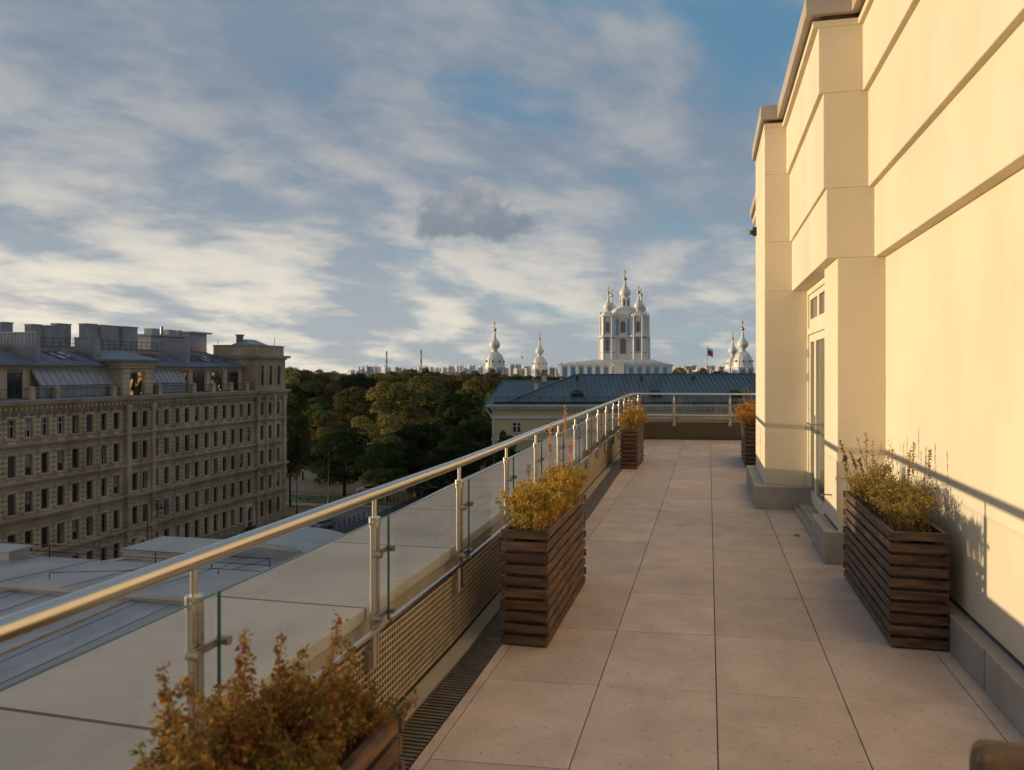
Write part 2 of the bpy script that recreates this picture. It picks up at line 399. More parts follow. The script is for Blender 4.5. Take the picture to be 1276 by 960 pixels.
m = MB()
m.poly([(-3, -6, -.02), (8.8, -6, -.02), (8.8, 21, -.02), (-3, 21, -.02)])
struct(m.build('terrace_bed', M['joint']))
m = MB(); GAP = .0026
XC = [-1.134, -.554, .038, .649, 1.269, 1.87]
for ci in range(5):
    for k in range(-9, 18):
        j = 0.03 if ci >= 3 else 0.0
        y0 = 4.173 + k * .8975 + j; y1 = y0 + .8975
        x0, x1 = XC[ci] + GAP, XC[ci + 1] - GAP
        if ci == 4: x1 = 1.42
        f = lambda x, y: y + .085 * x * (1 - max(0, min(1, (y - 4) / 40)))
        a, b, c_, d_ = f(x0, y0) + GAP, f(x1, y0) + GAP, f(x1, y1) - GAP, f(x0, y1) - GAP
        lim0, lim1 = ey(x0) - .05, ey(x1) - .05
        if a > lim0 - .05: continue
        c_ = min(c_, lim1); d_ = min(d_, lim0)
        h = rng.uniform(-.0012, .0012); m.ca = rng.random()
        m.hexa([(x0, a, -.018), (x1, b, -.018), (x1, c_, -.018), (x0, d_, -.018), (x0, a, h), (x1, b, h), (x1, c_, h), (x0, d_, h)])
# strip of cut tiles between the drain and the first column, and the strip under the parapet
yy = -5.0
while yy < YEND - .1:
    y1 = min(yy + .8975, YEND - .06); m.ca = rng.random()
    a0, a1 = rx(yy) + .245, rx(y1) + .245
    m.hexa([(a0, yy + GAP, -.018), (-1.134 - GAP, yy + GAP, -.018), (-1.134 - GAP, y1 - GAP, -.018), (a1, y1 - GAP, -.018), (a0, yy + GAP, 0), (-1.134 - GAP, yy + GAP, 0), (-1.134 - GAP, y1 - GAP, 0), (a1, y1 - GAP, 0)])
    yy += .8975
struct(m.build('terrace_floor', M['tile'], bevel=.0015))
m = MB()
ys = [-5.0] + [p[0] for p in RAIL[1:]]
for a, b in zip(ys, ys[1:]):
    m.ca = rng.random()
    m.hexa([(rx(a) - .03, a, -.018), (rx(a) + .065, a, -.018), (rx(b) + .065, b, -.018), (rx(b) - .03, b, -.018), (rx(a) - .03, a, .002), (rx(a) + .065, a, .002), (rx(b) + .065, b, .002), (rx(b) - .03, b, .002)])
struct(m.build('parapet_strip', M['concrete']))
# drain channel with its slatted grate
m = MB()
y = -1.0
while y < YEND - .12:
    x = rx(y)
    m.hexa([(x + .072, y, -.014), (x + .238, y, -.014), (x + .238, y + .019, -.014), (x + .072, y + .019, -.014), (x + .072, y, .0), (x + .238, y, .0), (x + .238, y + .019, .0), (x + .072, y + .019, .0)])
    y += .034
tag(m.build('drain_grate', M['grate']), 'long slatted steel drain grate along the foot of the glass railing', 'drain grate')

# parapet wall: body + coping slabs
par = thing('parapet', 'low tan parapet wall carrying the wide stone coping under the glass railing', 'parapet', (-1.9, 8, 0))
m = MB()
for a, b in zip(ys, ys[1:]):
    m.hexa([(rx(a) - .72, a, -.6), (rx(a) - .075, a, -.6), (rx(b) - .075, b, -.6), (rx(b) - .72, b, -.6), (rx(a) - .72, a, .503), (rx(a) - .075, a, .503), (rx(b) - .075, b, .503), (rx(b) - .72, b, .503)])
m.hexa([(-2.49, YEND + .01, -.6), (RIGHT_END, ey(RIGHT_END) + .08, -.6), (RIGHT_END, ey(RIGHT_END) + .72, -.6), (-2.49, YEND + .72, -.6), (-2.49, YEND + .01, .503), (RIGHT_END, ey(RIGHT_END) + .08, .503), (RIGHT_END, ey(RIGHT_END) + .72, .503), (-2.49, YEND + .72, .503)])
m.build('wall', M['concrete'], par)
m = MB()
for a, b in zip(ys, ys[1:]):
    b = min(b, YEND - .08)
    m.hexa([(rx(a) - .073, a, .01), (rx(a) - .066, a, .01), (rx(b) - .066, b, .01), (rx(b) - .073, b, .01), (rx(a) - .073, a, .405), (rx(a) - .066, a, .405), (rx(b) - .066, b, .405), (rx(b) - .073, b, .405)])
m.hexa([(-1.82, ey(-1.82) + .055, .01), (RIGHT_END, ey(RIGHT_END) + .055, .01), (RIGHT_END, ey(RIGHT_END) + .077, .01), (-1.82, ey(-1.82) + .077, .01), (-1.82, ey(-1.82) + .055, .405), (RIGHT_END, ey(RIGHT_END) + .055, .405), (RIGHT_END, ey(RIGHT_END) + .077, .405), (-1.82, ey(-1.82) + .077, .405)])
m.build('dark_backing', M['backing'], par)
PY = [-.48, .77, 2.014, 3.29, 4.531, 5.784, 7.043, 8.27, 9.48, 10.72, 11.98, 13.2, 14.45, 15.66, 16.9, 18.15]     # railing posts
jy = [-1.7] + [p + .03 for p in PY] + [19.36]
for a, b in zip(jy, jy[1:]):
    m = MB(); m.ca = rng.random(); a += .009; b -= .009
    m.hexa([(rx(a) - .855, a + .04, .506), (rx(a) - .055, a, .506), (rx(b) - .055, b, .506), (rx(b) - .855, b + .04, .506), (rx(a) - .855, a + .04, .556), (rx(a) - .055, a, .566), (rx(b) - .055, b, .566), (rx(b) - .855, b + .04, .556)])
    m.build('coping_slab', M['slab'], par, bevel=.004)
for y in jy[1:-1]:
    m = MB(); x = rx(y); m.hexa([(x - .84, y + .031, .504), (x - .06, y - .009, .504), (x - .06, y + .009, .504), (x - .84, y + .049, .504), (x - .84, y + .031, .5548), (x - .06, y - .009, .5642), (x - .06, y + .009, .5642), (x - .84, y + .049, .5548)]); m.build('slab_joint', M['joint'], par)
ex = [-2.62, -.80, .487, 1.75, RIGHT_END]
for a, b in zip(ex, ex[1:]):
    m = MB(); m.ca = rng.random(); a += .003; b -= .003
    m.hexa([(a, ey(a) + .05, .506), (b, ey(b) + .05, .506), (b, ey(b) + .86, .506), (a, ey(a) + .86, .506), (a, ey(a) + .05, .566), (b, ey(b) + .05, .566), (b, ey(b) + .86, .556), (a, ey(a) + .86, .556)])
    m.build('coping_slab', M['slab'], par, bevel=.004)

# wire mesh panels screening the parapet face
def mesh_panel(p0, p1, nrm, label, mat='mesh'):
    p0 = Vector(p0); p1 = Vector(p1); L = (p1 - p0).length; t = (p1 - p0) / L
    o = thing('mesh_panel', label, 'mesh panel', tuple((p0 + p1) / 2), 'wire mesh panels along the parapet')
    m = MB(); h0, h1 = .03, .412
    k = 0.0
    while k < L:
        q = p0 + t * k; m.obox((q.x, q.y, (h0 + h1) / 2), t, nrm, (0, 0, 1), .0028, .0018, (h1 - h0) / 2); k += (.030 if mat == 'mesh' else .048)
    m.build('upright_wires', M[mat], o)
    m = MB(); z = h0
    while z <= h1:
        q = (p0 + p1) / 2 + Vector(nrm) * .004; m.obox((q.x, q.y, z), t, nrm, (0, 0, 1), L / 2, .0022, .0036); z += (.0316 if mat == 'mesh' else .048)
    m.build('cross_wires', M[mat], o)
    return o
names = ['nearest the camera', 'second along', 'third along', 'fourth along', 'fifth along', 'sixth along', 'seventh along', 'eighth along', 'ninth along', 'tenth along', 'eleventh along', 'twelfth along', 'thirteenth along', 'fourteenth along']
pj = PY[1:] + [19.30]
for i, (a, b) in enumerate(zip(pj, pj[1:])):
    a += .012; b -= .008
    mesh_panel((rx(a) - .036, a, 0), (rx(b) - .036, b, 0), (1, 0, 0), 'tan wire mesh panel under the side railing, ' + names[min(i, 13)])
for (a, b), nm in zip(((-1.74, -.80), (-.79, .48), (.49, 1.5)), ('left', 'middle', 'right')):
    mesh_panel((a, ey(a) + .035, 0), (b, ey(b) + .035, 0), (0, -1, 0), 'dark wire mesh panel at the far end of the terrace, ' + nm + ' one', 'mesh_dark')

# ------------------------------------------------------------------ railing
m = MB()
hr = [(rx(y), y, 1.08) for y in [-1.8, 0, 1.5, 3] + [p[0] for p in RAIL[1:-1]]]
hr += [(-1.757, 19.20, 1.08), (-1.757, 19.30, 1.08), (-1.735, 19.345, 1.08), (-1.68, 19.36, 1.08)] + [(x, ey(x) + .01, 1.08) for x in (-1.4, -.8, .5, 1.5, 2.5)]
m.path(hr, .0265, 20)
tag(m.build('handrail', M['steel'], auto=40), 'round brushed steel handrail running along and across the end of the terrace', 'handrail')
def post(loc, ax, label):
    """ax: direction along the railing; the bracket faces the parapet"""
    o = thing('railing_post', label, 'railing post', loc, 'steel posts of the glass railing')
    x, y, _ = loc; t = Vector(ax); nrm = Vector((-t.y, t.x, 0))          # nrm points outwards (away from the floor)
    c_ = Vector((x, y, 0))
    m = MB(); m.tube(c_ + Vector((0, 0, .96)), c_ + Vector((0, 0, 1.055)), .0105, n=12); m.build('pin', M['steel'], o, auto=40)
    m = MB(); m.tube(c_ + Vector((0, 0, .935)), c_ + Vector((0, 0, .980)), .0265, n=16); m.build('collar', M['steel'], o, bevel=.002, auto=40)
    m = MB(); m.tube(c_ - t * .012 + Vector((0, 0, .32)), c_ - t * .012 + Vector((0, 0, .94)), .0155, n=14)
    m.obox(c_ + t * .015 + Vector((0, 0, .64)), t, nrm, (0, 0, 1), .013, .014, .30); m.build('upright', M['steel'], o, auto=40)
    m = MB(); m.obox(c_ + nrm * .033 + Vector((0, 0, .355)), t, nrm, (0, 0, 1), .045, .03, .045); m.build('wall_bracket', M['steel_dark'], o, bevel=.003)
    for zz in (.825, .545):
        m = MB(); q = c_ - nrm * .026 + Vector((0, 0, zz))
        m.obox(q + t * .02, t, nrm, (0, 0, 1), .07, .006, .011)
        for s_ in (-1, 1):
            e = q + t * (.02 + s_ * .07); m.tube(e + nrm * .010, e - nrm * .030, .0145, n=12)
        m.build('glass_clamp', M['steel_dark'], o, auto=40)
    return o
ordw = ['first', 'second', 'third', 'fourth', 'fifth', 'sixth', 'seventh', 'eighth', 'ninth', 'tenth', 'eleventh', 'twelfth', 'thirteenth', 'fourteenth', 'fifteenth', 'sixteenth']
for i, y in enumerate(PY[2:]):
    post((rx(y), y, 0), (0, 1, 0), 'steel railing post on the side parapet, %s one counted from the camera' % ordw[i])
for x, nm in ((-1.637, 'beside the corner'), (-.80, 'in the middle of the span'), (.487, 'next to the right planter')):
    post((x, ey(x) + .01, 0), (1, .1, 0), 'steel railing post of the far end railing, ' + nm)
def glass(p0, p1, label):
    p0 = Vector(p0); p1 = Vector(p1); t = (p1 - p0).normalized(); nrm = Vector((-t.y, t.x, 0)); L = (p1 - p0).length; mid = (p0 + p1) / 2
    o = thing('glass_panel', label, 'glass panel', (mid.x, mid.y, .505), 'clear glass panels of the railing')
    m = MB(); m.poly([(p0.x, p0.y, .512), (p1.x, p1.y, .512), (p1.x, p1.y, .976), (p0.x, p0.y, .976)]); m.build('pane', M['glass'], o)
    m = MB()
    m.obox((mid.x, mid.y, .9775), t, nrm, (0, 0, 1), L / 2, .0045, .0012)
    m.obox((p0.x - t.x * .002, p0.y - t.y * .002, .745), t, nrm, (0, 0, 1), .002, .005, .2305)
    m.build('polished_edge', M['glass_edge'], o)
    m = MB(); m.obox((mid.x, mid.y, .507), t, nrm, (0, 0, 1), L / 2 - .02, .010, .009); m.build('bottom_rail', M['steel'], o, bevel=.002)
    return o
gp = PY[1:] + [19.28]
for i, (a, b) in enumerate(zip(gp, gp[1:])):
    a += .06; b += .035 if b < 19 else -.03
    glass((rx(a) + .042, a, 0), (rx(b) + .042, b, 0), 'clear glass railing panel on the side parapet, %s one from the camera' % ordw[i])
for (a, b), nm in zip(((-1.60, -.75), (-.72, .53), (.56, 1.72)), ('left', 'middle', 'right')):
    glass((a, ey(a) - .03, 0), (b, ey(b) - .03, 0), 'clear glass panel of the far end railing, ' + nm + ' one')

# ------------------------------------------------------------------ the terrace building on the right
bl = thing('terrace_building', 'cream plastered building with stepped overhanging bands beside the terrace', 'building', (3.5, 7, 0))
# plan lines: (X of face) for near wall / near pier / door recess / far pier, and their Y limits
Y0, YP, YD, YF, YE = -7.0, 7.25, 8.03, 10.10, 11.95
BACK = 8.5
def band(z0, z1, xw, xb, xf, parts, name, mat=M['plaster'], yw=YP, yf=YF, ye=YE, bev=.006):
    m = MB()
    m.prism([(xw, Y0), (BACK, Y0), (BACK, ye + 9), (1.5, ye + 9), (1.5, ye), (xf, ye), (xf, yf), (xb, yf), (xb, yw), (xw, yw)], z0, z1)
    return m.build(name, mat, bl, bevel=bev)
# lower wall with the door recess
m = MB()
DX = 1.135
m.prism([(1.44, Y0), (BACK, Y0), (BACK, YE + 9), (1.5, YE + 9), (1.5, YE), (.654, YE), (.654, YF), (1.30, YF), (1.30, YD), (1.058, YD), (1.058, YP), (1.44, YP)], .0, 2.58)
m.build('lower_wall', M['plaster'], bl, bevel=.006)
band(2.58, 3.172, 1.352, .971, .654, None, 'overhanging_band')
band(3.172, 3.982, 1.305, .946, .653, None, 'overhanging_band')
band(3.982, 4.543, 1.262, .908, .652, None, 'overhanging_band')
band(4.543, 4.60, 1.225, .862, .648, None, 'cornice_moulding', bev=.004)
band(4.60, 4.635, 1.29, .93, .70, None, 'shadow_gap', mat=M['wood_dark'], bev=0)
band(4.635, 4.80, 1.165, .80, .605, None, 'roof_cap', mat=M['cap'], yw=YP - .06, yf=YF - .06, ye=YE + .06, bev=.004)
# lower wing beyond the far pier
m = MB(); m.box(.935, BACK - .01, 11.96, 15.95, 0, 4.43); m.box(.82, BACK - .02, 11.97, 16.05, 4.433, 4.52); m.box(.88, BACK - .02, 11.97, 16.0, 4.523, 4.56); m.cur = 1; m.box(.775, BACK - .03, 12.02, 16.1, 4.563, 4.71)
m.build('end_wing', [M['plaster'], M['cap']], bl, bevel=.004)
# plinths
m = MB()
m.prism([(1.352, Y0), (1.6, Y0), (1.6, YP + .1), (1.352, YP + .1)], 0, .215)
m.build('plinth', M['plinth'], bl, bevel=.006)
m = MB(); m.prism([(.945, YP - .065), (1.6, YP - .065), (1.6, YD + .02), (.945, YD + .02)], 0, .272); m.build('plinth', M['plinth'], bl, bevel=.006)
m = MB(); m.prism([(.53, YF - .21), (1.29, YF - .21), (1.29, YF + .03), (1.4, YF + .03), (1.4, YE + .1), (.53, YE + .1)], 0, .265); m.build('plinth', M['plinth'], bl, bevel=.006)
m = MB(); m.box(1.4385, 1.45, Y0, YP - .001, .216, .240); m.build('wall_foot_shade', M['joint'], bl)  # dark strip painting in the shadow line between wall and plinth
m = MB(); m.box(1.0565, 1.07, YP + .001, YD - .001, .273, .292); m.build('wall_foot_shade', M['joint'], bl)
for yj in (2.2, 3.95, 4.5, 5.75): m = MB(); m.box(1.3505, 1.36, yj, yj + .004, .01, .217); m.build('plinth_joint', M['joint'], bl)
m = MB(); m.box(.965, 1.30, YD + .025, YF - .215, 0, .045); m.box(1.02, 1.30, YD + .025, YF - .215, .045, .085); m.build('door_step', M['plinth'], bl, bevel=.004)
# dark building mass under the terrace
m = MB(); m.box(-2.15, BACK + .4, -9, 20.0, GZ, -.61); m.build('lower_storeys', M['plaster'], bl)
# double door with toplights, in the recess
def leaf(y0, y1, z0, z1, x, st=.085, name='door'):
    m = MB(); m.box(x, x + .05, y0, y0 + st, z0, z1); m.box(x, x + .05, y1 - st, y1, z0, z1); m.box(x + .001, x + .049, y0 + st, y1 - st, z1 - st, z1); m.box(x + .001, x + .049, y0 + st, y1 - st, z0, z0 + st * 1.7)
    o = m.build(name, M['frame_w'], bl, bevel=.005)
    m = MB(); m.box(x + .022, x + .030, y0 + st - .005, y1 - st + .005, z0 + st, z1 - st + .005); m.build('pane', M['door_pane'], o)
    return o
m = MB()
for a, b, z0, z1 in ((YD + .003, YD + .06, .09, 2.575), (YF - .06, YF - .003, .09, 2.575), (YD + .06, YF - .06, 2.515, 2.574), (YD + .06, YF - .06, 2.05, 2.12)):
    m.box(DX, DX + .12, a, b, z0, z1)
m.build('door_frame', M['frame_w'], bl, bevel=.005)
d1 = leaf(9.50, YF - .064, .095, 2.045, DX + .02); d2 = leaf(8.55, 9.49, .095, 2.045, DX + .012); d3 = leaf(YD + .064, 8.54, .095, 2.045, DX + .02)
leaf(9.28, YF - .064, 2.125, 2.512, DX + .02, .06, 'toplight'); leaf(8.60, 9.27, 2.125, 2.512, DX + .02, .06, 'toplight'); leaf(YD + .064, 8.59, 2.125, 2.512, DX + .02, .06, 'toplight')
for dd, yy, s_ in ((d1, 9.56, 1), (d2, 9.43, -1)):
    m = MB(); xx = DX - .0; m.tube((xx + .02, yy, 1.03), (xx - .045, yy, 1.03), .009, n=10)
    m.path([(xx - .045, yy, 1.03), (xx - .05, yy + s_ * .05, 1.035), (xx - .045, yy + s_ * .12, 1.02)], .009, 10); m.box(xx + .008, xx + .016, yy - .02, yy + .02, .93, 1.13)
    m.build('handle', M['steel'], dd, auto=40)
for zz in (1.83, 1.55):
    m = MB(); m.tube((DX - .004, YF - .062, zz - .05), (DX - .004, YF - .062, zz + .05), .009, n=8); m.build('hinge', M['steel'], d1)
# small fittings on the building
m = MB(); m.box(.60, .654, 11.70, 11.78, 3.52, 3.64); m.tube((.60, 11.74, 3.57), (.545, 11.69, 3.56), .032, n=12)
tag(m.build('wall_lamp', M['black'], bevel=.004), 'tiny dark lamp fixed high on the outer edge of the far pier', 'wall lamp')
m = MB(); m.tube((1.06, 7.55, .53), (.985, 7.56, .53), .006, n=8); m.tube((.985, 7.56, .53), (.965, 7.56, .515), .010, n=8)
tag(m.build('door_hook', M['steel_dark']), 'little dark metal hook sticking out of the near pier', 'hook')
m = MB(); m.tube((.845, 8.34, .0), (.845, 8.34, .012), .03, n=14); m.tube((.845, 8.34, .012), (.845, 8.34, .02), .018, n=14)
tag(m.build('door_stop', M['steel_dark']), 'small round dark door stop set in the floor before the glass door', 'door stop')

# ------------------------------------------------------------------ planters and their shrubs
def planter(x0, x1, y0, y1, h, label):
    o = thing('planter', label, 'planter', ((x0 + x1) / 2, (y0 + y1) / 2, 0), 'slatted wooden planters on the terrace')
    n = 10; p = h / n; bh = p * .72; T = .026
    inner = .02
    for side in range(4):
        m = MB()
        for k in range(n):
            z0 = k * p + (p - bh) * .6; z1 = z0 + bh; m.ca = rng.random()
            e = .009 if k % 2 else .002
            w = rng.uniform(-.0015, .0015)
            if side == 0: m.box(x0 - e, x1 + e, y0 + w, y0 + T, z0, z1)
            if side == 1: m.box(x0 - e, x1 + e, y1 - T, y1 + w, z0, z1)
            if side == 2: m.box(x0 + w, x0 + T, y0 + T + .002 - (0), y1 - T - .002, z0, z1)
            if side == 3: m.box(x1 - T, x1 + w, y0 + T + .002, y1 - T - .002, z0, z1)
        m.build('slatted_side', M['wood'], o, bevel=.003)
    m = MB(); m.box(x0 + T, x1 - T, y0 + T, y1 - T, .012, h - .075)
    for sx in (x0 + T + .001, x1 - T - .041):
        for sy in (y0 + T + .001, y1 - T - .041): m.box(sx, sx + .04, sy, sy + .04, .002, h - .02)
    m.build('liner', M['wood_dark'], o)
    m = MB(); nx, ny = 4, 14
    for i in range(nx):
        for j in range(ny):
            q = []
            for a, b in ((i, j), (i + 1, j), (i + 1, j + 1), (i, j + 1)):
                rr = random.Random(a * 31 + b * 7); q.append((x0 + T + (x1 - x0 - 2 * T) * a / nx, y0 + T + (y1 - y0 - 2 * T) * b / ny, h - .06 + rr.uniform(-.012, .012)))
            m.poly(q)
    m.build('soil', M['soil'], o, smooth=True)
    return o
def leaf_object(name, pos, nrm, size, col, mat, parent, aspect=.55):
    """one mesh of many small leaves; pos,nrm: Nx3, size: N, col: Nx3"""
    N = len(pos); pos = np.asarray(pos, float) - np.array(parent['_w'])
    nrm = np.asarray(nrm, float); nrm /= np.linalg.norm(nrm, axis=1)[:, None] + 1e-9
    rv = nrg.normal(size=(N, 3)); tx = np.cross(nrm, rv); tx /= np.linalg.norm(tx, axis=1)[:, None] + 1e-9
    ty = np.cross(nrm, tx); s = np.asarray(size)[:, None]
    V = np.empty((N, 4, 3)); bend = nrm * s * .22
    V[:, 0] = pos - tx * s; V[:, 1] = pos + ty * s * aspect + bend; V[:, 2] = pos + tx * s * 1.1; V[:, 3] = pos - ty * s * aspect + bend
    me = bpy.data.meshes.new(name)
    me.vertices.add(N * 4); me.vertices.foreach_set('co', V.reshape(-1))
    me.loops.add(N * 4); me.loops.foreach_set('vertex_index', np.arange(N * 4, dtype=np.int32))
    me.polygons.add(N); me.polygons.foreach_set('loop_start', np.arange(0, N * 4, 4, dtype=np.int32))
    ca = me.color_attributes.new('leafcol', 'FLOAT_COLOR', 'POINT')
    cc = np.ones((N, 4, 4), np.float32); cc[:, :, :3] = np.asarray(col)[:, None, :]
    ca.data.foreach_set('color', cc.reshape(-1))
    me.materials.append(mat); me.update(calc_edges=True)
    o = bpy.data.objects.new(name, me); COL.objects.link(o); o.parent = parent; o['_w'] = parent['_w']
    return o
PAL = {
 'rust': [(.19, .125, .034), (.22, .145, .038), (.165, .145, .04), (.13, .12, .032), (.20, .10, .03), (.27, .19, .05), (.18, .14, .036), (.16, .115, .034)],
 'gold': [(.34, .215, .048), (.30, .185, .04), (.26, .20, .05), (.36, .17, .036), (.19, .155, .04), (.24, .13, .035)],
 'olive': [(.16, .105, .03), (.20, .12, .035), (.11, .095, .03), (.24, .14, .05), (.14, .075, .022)],
 'orange': [(.36, .15, .035), (.30, .17, .04), (.25, .12, .03), (.34, .20, .05)],
}
def shrub(name, label, x0, x1, y0, y1, z, h, nstem, nleaf, ls, pal, spread=.10, spikes=(), grassy=0, group='shrubs in the planters', clumps=None):
    o = thing(name, label, 'shrub', ((x0 + x1) / 2, (y0 + y1) / 2, z), group)
    ms = MB(); tips = []
    for i in range(nstem):
        bx, by = rng.uniform(x0, x1), rng.uniform(y0, y1)
        hh = h * (0.45 + .55 * rng.random() ** .7) * (1 + .25 * math.sin(by * 5 + bx * 9))
        if clumps:
            fall = max(math.exp(-((bx - cx_) ** 2 / (2 * .09 ** 2) + (by - cy_) ** 2 / (2 * sg_ ** 2))) for cx_, cy_, sg_ in clumps)
            hh = h * (.28 + .72 * fall) * (.6 + .4 * rng.random())
        ang = rng.uniform(0, 6.28); sp = spread * rng.random() * (1 + hh)
        p0 = Vector((bx, by, z)); p2 = Vector((bx + math.cos(ang) * sp, by + math.sin(ang) * sp, z + hh))
        p1 = (p0 + p2) / 2 + Vector((rng.uniform(-.02, .02), rng.uniform(-.02, .02), hh * .08))
        ms.path([p0, p1, p2], [.0022, .0017, .0009], 4, False); tips.append((p0, p1, p2))
        for q in range(2):
            f = rng.uniform(.4, .9); b0 = p1.lerp(p2, f); L = rng.uniform(.04, .10)
            w = Vector((rng.uniform(-1, 1), rng.uniform(-1, 1), rng.uniform(.1, 1))).normalized() * L
            ms.path([b0, b0 + w], [.0011, .0006], 3, False); tips.append((b0, b0 + w * .5, b0 + w))
    pos = []; nr = []; cl = []
    pals = PAL[pal]
    stc = {}
    for k in range(nleaf):
        si = rng.randrange(len(tips)); p0, p1, p2 = tips[si]; f = .12 + .88 * rng.random() ** .8
        q = p0.lerp(p1, f * 2) if f < .5 else p1.lerp(p2, f * 2 - 1)
        q = q + Vector((rng.gauss(0, .010), rng.gauss(0, .010), rng.gauss(0, .010)))
        if si not in stc: stc[si] = rng.choice(pals)
        c0 = stc[si] if rng.random() < .65 else rng.choice(pals); j = rng.uniform(.7, 1.25)
        pos.append(q); nr.append((rng.gauss(0, 1), rng.gauss(0, 1), rng.gauss(.5, 1))); cl.append(tuple(x * j for x in c0))
    for (sx, sy, sh, lx, ly, cc) in spikes:          # tall flower spikes
        p0 = Vector((sx, sy, z)); p1 = p0 + Vector((lx * .45, ly * .45, sh * .6)); p2 = p0 + Vector((lx, ly, sh))
        ms.path([p0, p1, p2], [.0024, .002, .0012], 4, False)
        for k in range(90):
            f = rng.uniform(.55, 1.0) ; q = p1.lerp(p2, (f - .5) * 2) if f > .5 else p1
            pos.append(q + Vector((rng.gauss(0, .007), rng.gauss(0, .007), rng.gauss(0, .008)))); nr.append((rng.gauss(0, 1), rng.gauss(0, 1), rng.gauss(0, 1))); cl.append(tuple(x * rng.uniform(.7, 1.2) for x in cc))
    for i in range(grassy):
        bx, by = rng.uniform(x0, x1), rng.uniform(y0, y1); hh = h * rng.uniform(1.2, 2.2)
        p0 = Vector((bx, by, z)); p2 = p0 + Vector((rng.gauss(0, .07), rng.gauss(0, .07), hh)); ms.path([p0, p0.lerp(p2, .5) + Vector((0, 0, .03)), p2], [.002, .0016, .0009], 3, False)
        for k in range(14):
            f = rng.uniform(.5, 1); pos.append(p0.lerp(p2, f) + Vector((rng.gauss(0, .008), rng.gauss(0, .008), 0))); nr.append((rng.gauss(0, 1), rng.gauss(0, 1), rng.gauss(0, 1))); cl.append(tuple(x * rng.uniform(.7, 1.2) for x in rng.choice(pals)))
    ms.build('stems', M['stem'], o)
    leaf_object('leaves', np.array([tuple(p) for p in pos]), np.array(nr), np.array([ls * rng.uniform(.5, 1.7) for _ in pos]), np.array(cl), M['bushleaf'], o)
    return o
PH = .69
planter(-1.115, -.825, .60, 2.09, PH, 'brown slatted planter in the bottom left foreground, nearly hidden by its rusty shrub')
planter(-1.19, -.915, 4.60, 6.08, PH, 'brown slatted planter against the side railing in the middle distance, with golden shrub')
planter(-1.425, -1.148, 13.37, 14.70, .665, 'brown slatted planter at the far left corner of the terrace, holding tall dry grasses')
planter(.60, .90, 13.98, 15.75, .70, 'brown slatted planter half hidden behind the far pier, with orange plant')
planter(1.035, 1.345, 5.09, 6.75, PH, 'dark slatted planter against the cream wall on the right')
shrub('planter_shrub', 'rust coloured bushy shrub spilling over the foreground planter', -1.10, -.86, 1.36, 2.04, PH - .06, .315, 150, 25000, .0062, 'rust', .12, clumps=[(-1.08, 1.58, .10), (-.93, 1.78, .09), (-.98, 1.42, .10)],
      spikes=[(-1.0, 1.93, .16, .02, .05, (.2, .13, .03)), (-.92, 1.97, .12, .03, .03, (.2, .15, .03)), (-1.08, 1.95, .14, -.02, .04, (.24, .12, .03)), (-1.06, 1.62, .40, .03, .02, (.2, .12, .035)), (-1.1, 1.5, .34, -.06, .02, (.2, .13, .035)), (-.92, 1.8, .39, .03, .03, (.21, .12, .035)), (-.9, 1.68, .33, .06, .0, (.18, .13, .035)), (-1.0, 1.7, .36, .0, .05, (.2, .12, .03))])
shrub('planter_shrub', 'golden yellow low shrub in the planter at the side railing', -1.17, -.935, 4.63, 6.05, PH - .06, .225, 300, 24000, .0080, 'gold', .07,
      spikes=[(-1.13, 5.75, .60, .01, .02, (.42, .19, .08)), (-1.06, 5.95, .72, .01, .02, (.40, .18, .08)), (-.99, 5.8, .48, .01, 0, (.42, .2, .08)), (-1.16, 5.3, .36, -.03, 0, (.2, .14, .06))])
shrub('planter_shrub', 'tall dry ochre grasses and shrub in the far corner planter', -1.41, -1.16, 13.4, 14.66, .60, .30, 260, 10000, .011, 'gold', .12, grassy=70)
shrub('planter_shrub', 'orange drooping shrub in the planter behind the far pier', .58, .88, 14.0, 15.7, .63, .34, 240, 9000, .011, 'orange', .16, grassy=14)
shrub('planter_shrub', 'dry olive brown herb with seed spikes in the planter by the wall', 1.06, 1.32, 5.20, 6.72, PH - .06, .23, 380, 13000, .0068, 'olive', .05,
      spikes=[(1.08, 6.55, .46, -.10, .05, (.07, .04, .025)), (1.10, 6.3, .40, -.09, 0, (.09, .05, .03)), (1.07, 6.62, .33, -.06, 0, (.08, .05, .03)), (1.16, 6.5, .52, -.01, 0, (.28, .16, .07)), (1.22, 6.1, .44, .01, 0, (.26, .15, .06)),
              (1.29, 5.75, .52, .02, 0, (.22, .13, .05)), (1.31, 5.45, .50, .03, .03, (.2, .12, .05)), (1.3, 5.9, .46, .02, 0, (.2, .12, .05)), (1.12, 6.2, .36, -.07, 0, (.09, .05, .03))], grassy=20)

# padded chair whose back reaches into the lower right corner
ch = thing('padded_chair', 'brown padded chair back in the bottom right corner, cut by the frame', 'chair', (.90, 1.9, 0))
def rbox(m, x0, x1, y0, y1, z0, z1): m.box(x0, x1, y0, y1, z0, z1)
m = MB(); rbox(m, .595, 1.15, 2.0, 2.12, .40, .757); m.build('backrest', M['suede'], ch, bevel=.035)
m = MB(); rbox(m, .61, 1.12, 1.46, 1.99, .34, .44); m.build('seat', M['suede'], ch, bevel=.03)
for xx in (.62, 1.07):
    for yy in (1.48, 2.04): m = MB(); m.box(xx, xx + .035, yy, yy + .035, 0, .36 if yy < 1.7 else .45); m.build('leg', M['black'], ch, bevel=.004)

